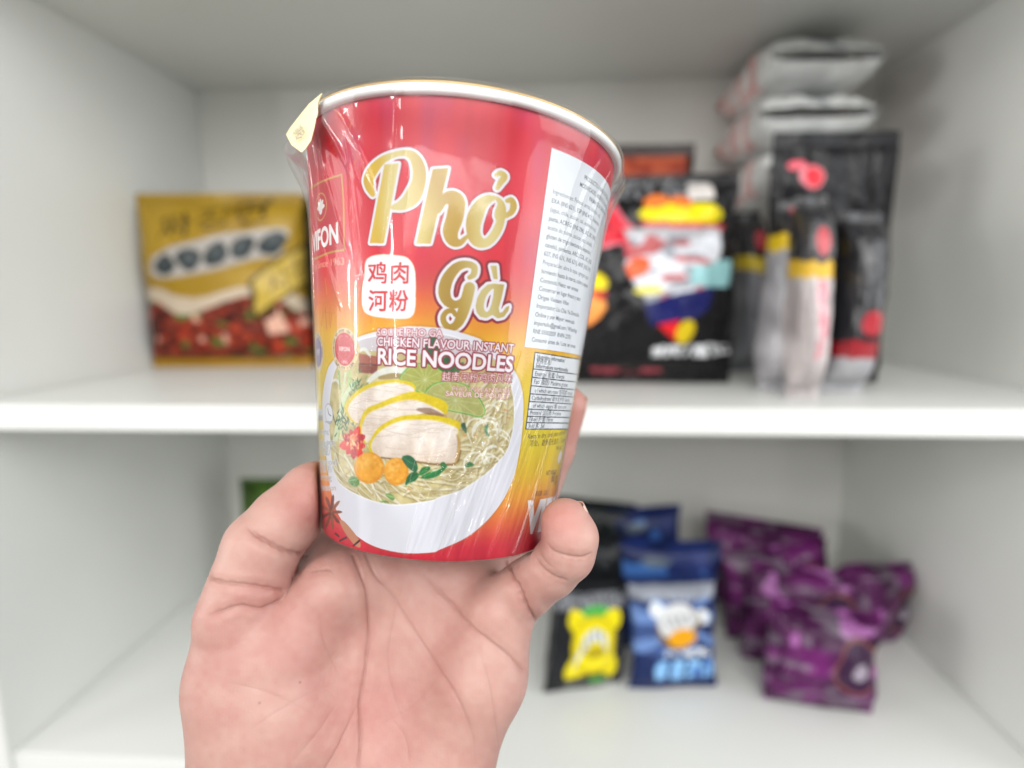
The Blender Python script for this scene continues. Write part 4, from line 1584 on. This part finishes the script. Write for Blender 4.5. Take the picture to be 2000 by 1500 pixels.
def raster_text(s, bold=0.02, res=420):
    """returns lookup(u01, v01) for one line of lettering"""
    T = text_tris(s, bold)
    mn, mx = T.reshape(-1, 2).min(0), T.reshape(-1, 2).max(0)
    W_ = res; H_ = max(8, int(res * (mx[1] - mn[1]) / (mx[0] - mn[0])))
    c = Canvas(W_, H_, (0, 0, 0))
    m = c.tri_mask((T - mn) / (mx - mn) * [W_ - 1, H_ - 1])

    def look(a, b):
        ok = (a >= 0) & (a < 1) & (b >= 0) & (b < 1)
        i = np.clip((a * W_).astype(int), 0, W_ - 1); j = np.clip((b * H_).astype(int), 0, H_ - 1)
        return ok & m[j, i]
    return look


# --- golden black-bean noodle packet, upper left
tx_k = raster_text('짜장면', 0.03)
tx_t = raster_text('자장', 0.02)


def p_yellow(u, v, s):
    c = flat((146, 116, 28))(u, v, s)
    c += (blotch(u, v, 6, 4, 1)[..., None] - 0.5) * 26
    vr = v + 0.0 - 0.085 * (u - 0.45)
    c = mixm(c, tx_k((u + 0.72) / 1.36, (vr - 0.815) / 0.145), (44, 34, 14))
    bd = (np.abs((u - 0.01) / 0.84) ** 6 + np.abs((vr - 0.695) / 0.088) ** 6) < 1
    c = mixm(c, bd, (158, 152, 146))
    for k in range(5):
        c = mixm(c, ell(u, vr, -0.63 + 0.335 * k, 0.692, 0.15, 0.064), (42, 50, 52))
        c = mixm(c, ell(u, vr, -0.63 + 0.335 * k, 0.697, 0.06, 0.026), (72, 78, 80))
    food = v < 0.37 + 0.05 * np.sin(u * 4)
    c = mixm(c, (v < 0.44 + 0.03 * np.sin(u * 5)) & ~food, (176, 160, 140))
    n = blotch(u, v, 22, 30, 2); n2_ = blotch(u, v, 40, 50, 3)
    fc = np.array([120, 40, 24])[None, None] * (0.45 + 0.9 * n[..., None]) + (n2_[..., None] - 0.5) * np.array([90, 50, 36])
    c = np.where(food[..., None], fc, c)
    c = mixm(c, food & (blotch(u, v, 16, 20, 4) > 0.78), (76, 96, 40))
    c = mixm(c, food & (blotch(u, v, 14, 18, 5) > 0.86), (206, 160, 140))
    # tilted tag
    a, b = u - 0.86, (v - 0.545) * 1.15
    ca, sa = math.cos(-0.38), math.sin(-0.38)
    ar, br = a * ca - b * sa, a * sa + b * ca
    tg = (np.abs(ar) < 0.44) & (np.abs(br) < 0.105)
    c = mixm(c, (np.abs(ar) < 0.50) & (np.abs(br) < 0.13), (62, 50, 14), 0.9)
    c = mixm(c, tg, (178, 152, 66))
    c = mixm(c, tg & tx_t((ar + 0.3) / 0.6, (br + 0.07) / 0.14), (96, 74, 26))
    c = mixm(c, v < 0.06, (150, 112, 24)); c = mixm(c, s > 0.25, (150, 116, 26))
    return c


P0 = pack('noodle_packet', 'golden yellow noodle packet with a pale badge of dark dots behind the cup', 'noodle packet', 21.5, 6.5, 22.6, p_yellow, seed=11, wob=0.6)
set_pose(P0, floor_at(456, 78.0, Z_MID), 3)
Pk = pack('noodle_packet', 'black noodle packet standing beside the golden one, mostly hidden by the cup', 'noodle packet', 13, 5.0, 22.6, flat((26, 24, 22)), seed=12)
set_pose(Pk, floor_at(688, 80.0, Z_MID), 2)


# --- black ramen packet in the middle
tx_A = raster_text('A', 0.05)
tx_p = raster_text('불닭볶음면', 0.03)


def p_black(u, v, s):
    c = flat((22, 21, 23))(u, v, s)
    c += (blotch(u, v, 5, 5, 20)[..., None] - 0.5) * 14
    hb = rect(u, v, -0.9, 0.52, 0.86, 0.965)
    st_ = (blotch(u, v, 60, 26, 21) > 0.5)
    c = mixm(c, hb & st_ & (np.abs((v * 42) % 1 - 0.5) < 0.34), (150, 152, 156), 0.85)
    c = mixm(c, rect(u, v, 0.42, 0.66, 0.86, 0.955), (196, 190, 186))
    # pink and red letter
    bl = tx_A((u + 1.05) / 0.95, (v - 0.60) / 0.28)
    ol = tx_A((u + 1.11) / 1.07, (v - 0.575) / 0.33)
    c = mixm(c, ol, (226, 120, 136)); c = mixm(c, bl, (206, 40, 56))
    # soup bowl, noodles rising, garnish and ladle colours
    c = mixm(c, ell(u, v, 0.34, 0.79, 0.50, 0.055), (212, 196, 24))
    c = mixm(c, inpoly(u, v, [(-0.20, 0.755), (0.86, 0.745), (0.80, 0.70), (-0.12, 0.735)]), (184, 34, 40))
    c = mixm(c, ell(u, v, 0.02, 0.85, 0.14, 0.035) | ell(u, v, 0.30, 0.85, 0.14, 0.03), (206, 110, 50))
    bowl = inpoly(u, v, [(-0.40, 0.73), (0.80, 0.73), (0.72, 0.58), (0.60, 0.46), (0.46, 0.38), (0.0, 0.36), (-0.20, 0.46), (-0.34, 0.58)])
    c = mixm(c, bowl, (200, 203, 210))
    c = mixm(c, bowl & (blotch(u, v, 12, 30, 27) > 0.62), (120, 122, 130), 0.7)
    c = mixm(c, bowl & (blotch(u, v, 9, 24, 28) > 0.76), (176, 60, 60), 0.7)
    c = mixm(c, bowl & (v > 0.70), (170, 168, 172))
    c = mixm(c, bowl & ell(u, v, -0.20, 0.56, 0.15, 0.045), (222, 92, 50))
    c = mixm(c, ell(u, v, -0.08, 0.455, 0.17, 0.018), (206, 196, 70))
    c = mixm(c, inpoly(u, v, [(0.44, 0.47), (0.52, 0.56), (0.72, 0.60), (0.92, 0.60), (0.92, 0.47)]), (136, 182, 186))
    c = mixm(c, inpoly(u, v, [(-0.10, 0.40), (0.30, 0.44), (0.72, 0.47), (0.66, 0.36), (0.46, 0.31), (0.0, 0.31)]), (28, 32, 88))
    c = mixm(c, inpoly(u, v, [(0.06, 0.31), (0.30, 0.31), (0.30, 0.215), (0.18, 0.25)]), (208, 30, 36))
    c = mixm(c, ell(u, v, 0.40, 0.255, 0.11, 0.055), (206, 180, 26))
    c = mixm(c, ell(u, v, -0.78, 0.50, 0.24, 0.06), (224, 206, 20))
    c = mixm(c, rect(u, v, -1, -0.55, 0.425, 0.46), (176, 30, 40))
    fire = ell(u, v, -0.78, 0.365, 0.30, 0.075)
    fn = blotch(u, v, 16, 18, 24)[..., None]
    c = np.where((fire & (fn[..., 0] > 0.3))[..., None], np.array([226, 110, 50]) * (1 - fn) + np.array([250, 200, 110]) * fn, c)
    c = mixm(c, ell(u, v, -0.9, 0.22, 0.16, 0.06), (70, 96, 112), 0.8)
    c = mixm(c, rect(u, v, 0.02, 0.96, 0.148, 0.195) & (blotch(u, v, 70, 40, 25) > 0.42), (206, 208, 212))
    c = mixm(c, rect(u, v, -0.62, 0.20, 0.045, 0.085) & (blotch(u, v, 50, 60, 26) > 0.4), (206, 90, 104))
    c = mixm(c, s > 0.3, (24, 23, 25))
    return c


P1 = pack('noodle_packet', 'large black ramen packet with a pink letter and a white bowl picture', 'noodle packet', 17.8, 9.0, 21.6, p_black, M_PACKG, expo=2.1, seed=21, wob=1.3)
set_pose(P1, floor_at(1258, 62.5, Z_MID), -2)


def p_redtop(u, v, s):
    c = flat((40, 24, 22))(u, v, s)
    n = blotch(u, v, 14, 26, 30)[..., None]
    c = np.where((rect(u, v, -0.9, 0.9, 0.80, 0.945))[..., None], np.array([120, 42, 34]) * (1 - n) + np.array([190, 96, 66]) * n, c)
    return c


P2 = pack('noodle_packet', 'dark packet with a rust red top, standing behind the black ramen packet', 'noodle packet', 17.0, 5, 28.3, p_redtop, seed=31)
set_pose(P2, floor_at(1215, 78.0, Z_MID), 1)


# --- row of packets on edge at the right, narrow sides to the front
def p_edge(top, band, tone, pinkish, seed):
    def f(u, v, s):
        c = flat(tone)(u, v, s)
        c += (blotch(u, v, 3, 8, seed)[..., None] - 0.5) * 40
        c = mixm(c, rect(u, v, -0.25, 0.35, 0.22, top - 0.1) & (blotch(u, v, 5, 60, seed + 1) > 0.40), (214, 120, 134), pinkish)
        c = mixm(c, v > top, (30, 30, 34))
        c = mixm(c, (v > top - 0.085) & (v <= top), band)
        c = mixm(c, ell(u, v, 0.1, top + 0.09, 0.5, 0.06), (196, 46, 58), 0.85)
        return c
    return f


EDG = 'packets standing on edge at the right'
for (px, d, w, hh_, dp, top, band, tone, pk, sd, lb) in (
        (1420, 78.0, 3.4, 19.0, 9, 0.74, (150, 120, 20), (72, 66, 66), 0.1, 41, 'dark narrow packet on edge beside the large black ramen packet'),
        (1453, 71.0, 3.2, 19.0, 9, 0.72, (206, 180, 40), (120, 122, 128), 0.15, 42, 'grey packet on edge with a yellow band, second in the row'),
        (1507, 57.6, 2.8, 18.2, 6.0, 0.82, (214, 180, 30), (160, 158, 162), 0.5, 43, 'white packet on edge with pink print and black top, before the grey one'),
        (1566, 53.2, 2.7, 18.0, 6.5, 0.68, (206, 164, 20), (178, 170, 170), 0.75, 44, 'nearest white packet on edge with pink lettering at the shelf front'),
        (1640, 56.5, 4.2, 17.0, 7, 0.30, (150, 30, 40), (150, 150, 154), 0.3, 45, 'mostly black packet on edge at the far right end of the row')):
    o = pack('noodle_packet', lb, 'noodle packet', w, dp, hh_, p_edge(top, band, tone, pk, sd), M_PACKW, expo=3.0, seed=sd, wob=0.45, group=EDG)
    set_pose(o, floor_at(px, d, Z_MID), (-4, 3, 6, -3, 5)[sd - 41], 0, (2, -2, 3, -1.5, 2)[sd - 41])


# --- three white packets lying stacked on the row, long axis into the shelf
def p_white(u, v, s):
    c = flat((205, 207, 206))(u, v, s)
    c += (blotch(u, v, 8, 8, 50)[..., None] - 0.5) * 26
    c = mixm(c, (np.abs(u) > 0.86) & rect(np.abs(s), v, -1, 2, 0.25, 0.86) & (blotch(u, v, 30, 26, 51) > 0.45), (206, 112, 110), 0.6)
    c = mixm(c, (v > 0.86) & (v < 0.94), (186, 60, 44), 0.8)
    c = mixm(c, v > 0.93, (26, 26, 28))
    c = mixm(c, (s < 0) & ell(u, v, 0.1, 0.14, 0.34, 0.05), (74, 80, 82), 0.9)
    c = mixm(c, (s < 0) & (np.abs(((u * 1.3 + v * 9) % 1.6) - 0.8) < 0.1), (120, 126, 130), 0.8)
    return c


STK = 'white packets lying in a stack at the upper right'
ztop = Z_MID + 19.4
for k in range(3):
    lb = ('white packet with black tip, lowest of the lying stack', 'white packet with black tip, in the middle of the lying stack', 'white packet with black tip, topmost of the lying stack')[k]
    o = pack('noodle_packet', lb, 'noodle packet', 13.0, 6.6, 21.0, p_white, M_PACKW, expo=3.2, seed=60 + k, wob=0.5, group=STK)
    p = floor_at(1500, 64.2, ztop + 3.8 + 6.4 * k)
    p.x = (32.0 - [0.4, 1.2, 0.0][k]) * CM
    o.matrix_world = Matrix.Translation(p) @ Matrix.Rotation(math.radians([1.5, -1, 2][k]), 4, 'Z') @ Matrix.Rotation(math.radians(-90), 4, 'X') @ Matrix.Rotation(math.radians(0), 4, 'Z')


def p_blackred(u, v, s):
    c = flat((22, 22, 25))(u, v, s)
    c = mixm(c, ell(u, v, -0.62, 0.875, 0.14, 0.02), (210, 90, 104))
    c = mixm(c, ell(u, v, -0.40, 0.825, 0.20, 0.05), (214, 120, 130)); c = mixm(c, ell(u, v, -0.38, 0.825, 0.15, 0.04), (206, 34, 50))
    c = mixm(c, ell(u, v, -0.36, 0.715, 0.10, 0.024), (206, 206, 206))
    return c


ob = pack('noodle_packet', 'tall black packet with a red and pink mark, standing before the white stack', 'noodle packet', 12.6, 2.2, 25.6, p_blackred, M_PACKG, seed=70, wob=0.6)
pb = floor_at(1596, 62.2, Z_MID)
set_pose(ob, pb, 2, 0)

# --- lower shelf


def p_green(u, v, s):
    c = flat((58, 84, 30))(u, v, s)
    n = blotch(u, v, 8, 12, 80)[..., None]
    c = c * (0.7 + 0.6 * n)
    c = mixm(c, (v < 0.72) & (blotch(u, v, 6, 7, 81) > 0.55), (120, 110, 30), 0.8)
    c = mixm(c, ell(u, v, 0.5, 0.78, 0.4, 0.08), (44, 30, 26), 0.7)
    c = mixm(c, ell(u, v, 0.75, 0.86, 0.2, 0.04), (160, 60, 54), 0.8)
    return c


og = pack('snack_packet', 'dark green and olive snack packet on the lower shelf behind the thumb', 'snack packet', 11.5, 4.5, 18.0, p_green, seed=81)
set_pose(og, floor_at(566, 80, Z_LOW), 4)


def p_emblem(u, v, s):
    c = flat((30, 31, 34))(u, v, s)
    c = mixm(c, (v > 0.80) & (v < 0.93) & (blotch(u, v, 90, 40, 91) > 0.42), (150, 152, 158), 0.75)
    c = mixm(c, ell(u, v, 0.05, 0.76, 0.42, 0.08), (70, 160, 66))
    th = np.arctan2((v - 0.48) * 2.1, u)
    rad = np.hypot(u / 0.60, (v - 0.48) / 0.27)
    c = mixm(c, rad < 0.92 + 0.62 * np.abs(np.sin(2 * th)) ** 5, (218, 202, 20))
    c = mixm(c, rad < 1.0, (190, 172, 20)); c = mixm(c, rad < 0.86, (216, 200, 22))
    vr = v - 0.1 * u
    arc = (np.hypot((u + 0.02) / 0.46, (vr - 0.36) / 0.25) < 1) & (np.hypot((u + 0.02) / 0.46, (vr - 0.25) / 0.25) > 1)
    c = mixm(c, arc, (206, 210, 212)); c = mixm(c, arc & (np.sin(u * 34) > 0.35), (110, 112, 110), 0.8)
    c = mixm(c, ell(u, v, 0.05, 0.40, 0.3, 0.06), (150, 130, 20), 0.7)
    c = mixm(c, rect(u, v, -0.1, 0.4, 0.1, 0.17), (60, 140, 56))
    c = mixm(c, rect(u, v, -0.45, 0.75, 0.035, 0.085) & (blotch(u, v, 60, 60, 92) > 0.35), (200, 204, 186))
    c = mixm(c, s > 0.3, (28, 29, 31))
    return c


SNB = 'black snack packets on the lower shelf'
o = pack('snack_packet', 'small black snack packet with a round yellow emblem and green patches', 'snack packet', 9.2, 3.6, 11.9, p_emblem, M_PACKG, seed=91, wob=0.5, flare=0.15, group=SNB)
set_pose(o, floor_at(1140, 61.5, Z_LOW), 18, -6, 5)
o = pack('snack_packet', 'plain black snack packet standing behind the yellow emblem packet', 'snack packet', 9.0, 3.6, 14.6, flat((26, 28, 30)), M_PACKG, seed=92, wob=0.6, group=SNB)
set_pose(o, floor_at(1150, 69, Z_LOW), 6)
o = pack('snack_packet', 'dark black-green snack packet rearmost behind the bent finger', 'snack packet', 11.0, 3.6, 15.5, flat((28, 33, 33)), M_PACKG, seed=93, wob=0.6, group=SNB)
set_pose(o, floor_at(1145, 78, Z_LOW), -6, 0, 4)


def p_blue(u, v, s):
    c = flat((24, 38, 82))(u, v, s)
    ang = np.arctan2((v - 0.62) * 1.5, u - 0.12)
    ray = (np.sin(ang * 15) > 0.1) & (v > 0.36) & (v < 0.88)
    c = mixm(c, ray, (120, 152, 204), 0.75)
    c = mixm(c, (u < -0.2) & (v > 0.35) & (v < 0.8), (110, 140, 196), 0.4)
    c = mixm(c, (v > 0.83) & (v < 0.94), (150, 152, 154), 0.8)
    c = mixm(c, ell(u, v, -0.46, 0.74, 0.16, 0.07) | ell(u, v, 0.60, 0.68, 0.15, 0.06), (214, 220, 226))
    c = mixm(c, ell(u, v, 0.05, 0.61, 0.52, 0.20), (110, 84, 40)); c = mixm(c, ell(u, v, 0.02, 0.65, 0.46, 0.15), (200, 202, 204))
    c = mixm(c, ell(u, v, 0.02, 0.65, 0.36, 0.06) & (np.sin((u + v) * 34) > 0.3), (120, 120, 120), 0.7)
    c = mixm(c, ell(u, v, 0.16, 0.50, 0.36, 0.075), (214, 150, 20))
    c = mixm(c, rect(u, v, -0.30, 0.82, 0.335, 0.395) & (blotch(u, v, 34, 30, 101) > 0.4), (206, 212, 218))
    c = mixm(c, rect(u, v, -0.48, 0.92, 0.13, 0.31) & (np.sin(u * 17 + 0.8) > -0.72), (130, 180, 226))
    c = mixm(c, rect(u, v, -0.48, 0.92, 0.13, 0.31) & (blotch(u, v, 18, 14, 102) > 0.72), (70, 110, 170))
    c = mixm(c, s > 0.3, (30, 44, 86))
    return c


SBL = 'blue snack packets on the lower shelf'
o = pack('snack_packet', 'blue snack packet with a round orange emblem and pale blue lettering', 'snack packet', 9.3, 3.6, 12.6, p_blue, seed=101, wob=0.5, flare=0.35, group=SBL)
set_pose(o, floor_at(1314, 61.5, Z_LOW), 5, -7, -1)


def p_navy(sd):
    def f(u, v, s):
        c = flat((26, 38, 84))(u, v, s)
        n = blotch(u, v, 5, 6, sd)[..., None]
        c = c * (0.7 + 0.7 * n)
        c = mixm(c, (v > 0.62) & (v < 0.9) & (blotch(u, v, 5, 8, sd + 1) > 0.68), (64, 110, 176), 0.8)
        return mixm(c, ell(u, v, -0.3, 0.84, 0.3, 0.04), (120, 130, 120), 0.6)
    return f


o = pack('snack_packet', 'navy blue snack packet directly behind the front blue one', 'snack packet', 12.0, 3.6, 14.0, p_navy(111), seed=111, group=SBL, flare=0.2)
set_pose(o, floor_at(1294, 68.5, Z_LOW), 4, 0, 2)
o = pack('snack_packet', 'navy blue snack packet at the back of the lower shelf, tilted upward', 'snack packet', 9.6, 3.6, 14.8, p_navy(115), seed=112, group=SBL, flare=0.2)
set_pose(o, floor_at(1262, 77, Z_LOW), 5, 0, -3)


def p_purple(sd):
    def f(u, v, s):
        c = flat((80, 26, 76))(u, v, s)
        n = blotch(u, v, 5, 8, sd)[..., None]
        c = c * (0.55 + 0.8 * n)
        c = mixm(c, (blotch(u, v, 7, 16, sd + 1) > 0.70), (110, 106, 112), 0.7)
        c = mixm(c, (blotch(u, v, 6, 7, sd + 2) > 0.80), (172, 110, 172), 0.7)
        c = mixm(c, ell(u, v, 0.55, 0.55, 0.42, 0.26), (120, 70, 60)); c = mixm(c, ell(u, v, 0.55, 0.55, 0.38, 0.235), (52, 26, 56))
        c = mixm(c, ell(u, v, 0.62, 0.5, 0.16, 0.08), (176, 170, 180), 0.8)
        return c
    return f


SPU = 'purple snack packets on the lower shelf'
for px, d, w, h_, sd, rz, rx_, ry_, lb in (
        (1470, 77.0, 15.0, 12.4, 121, -13, -9, 4, 'long purple snack packet rearmost in the purple row'),
        (1512, 71.0, 13.4, 12.6, 124, 9, 4, -6, 'second purple snack packet from the back of the purple row'),
        (1556, 65.0, 12.6, 11.6, 122, -4, -10, 5, 'purple snack packet directly behind the nearest purple one'),
        (1594, 58.6, 10.6, 10.8, 123, -8, -6, 2, 'nearest purple snack packet at the lower right, with silver patches'),
        (1672, 69.0, 12.0, 11.0, 125, 22, 5, 9, 'purple snack packet turned sideways at the right of the purple row')):
    o = pack('snack_packet', lb, 'snack packet', w, 5.4 if sd % 2 else 4.4, h_, p_purple(sd), seed=sd * 3, wob=1.0, group=SPU)
    set_pose(o, floor_at(px, d, Z_LOW), rz, rx_, ry_)

if _to.name in COL.objects:
    COL.objects.unlink(_to)
bpy.data.objects.remove(_to)
SC.cycles.use_denoising = True
SC.cycles.max_bounces = 8
SC.cycles.transparent_max_bounces = 12
SC.cycles.caustics_reflective = False
SC.cycles.caustics_refractive = False
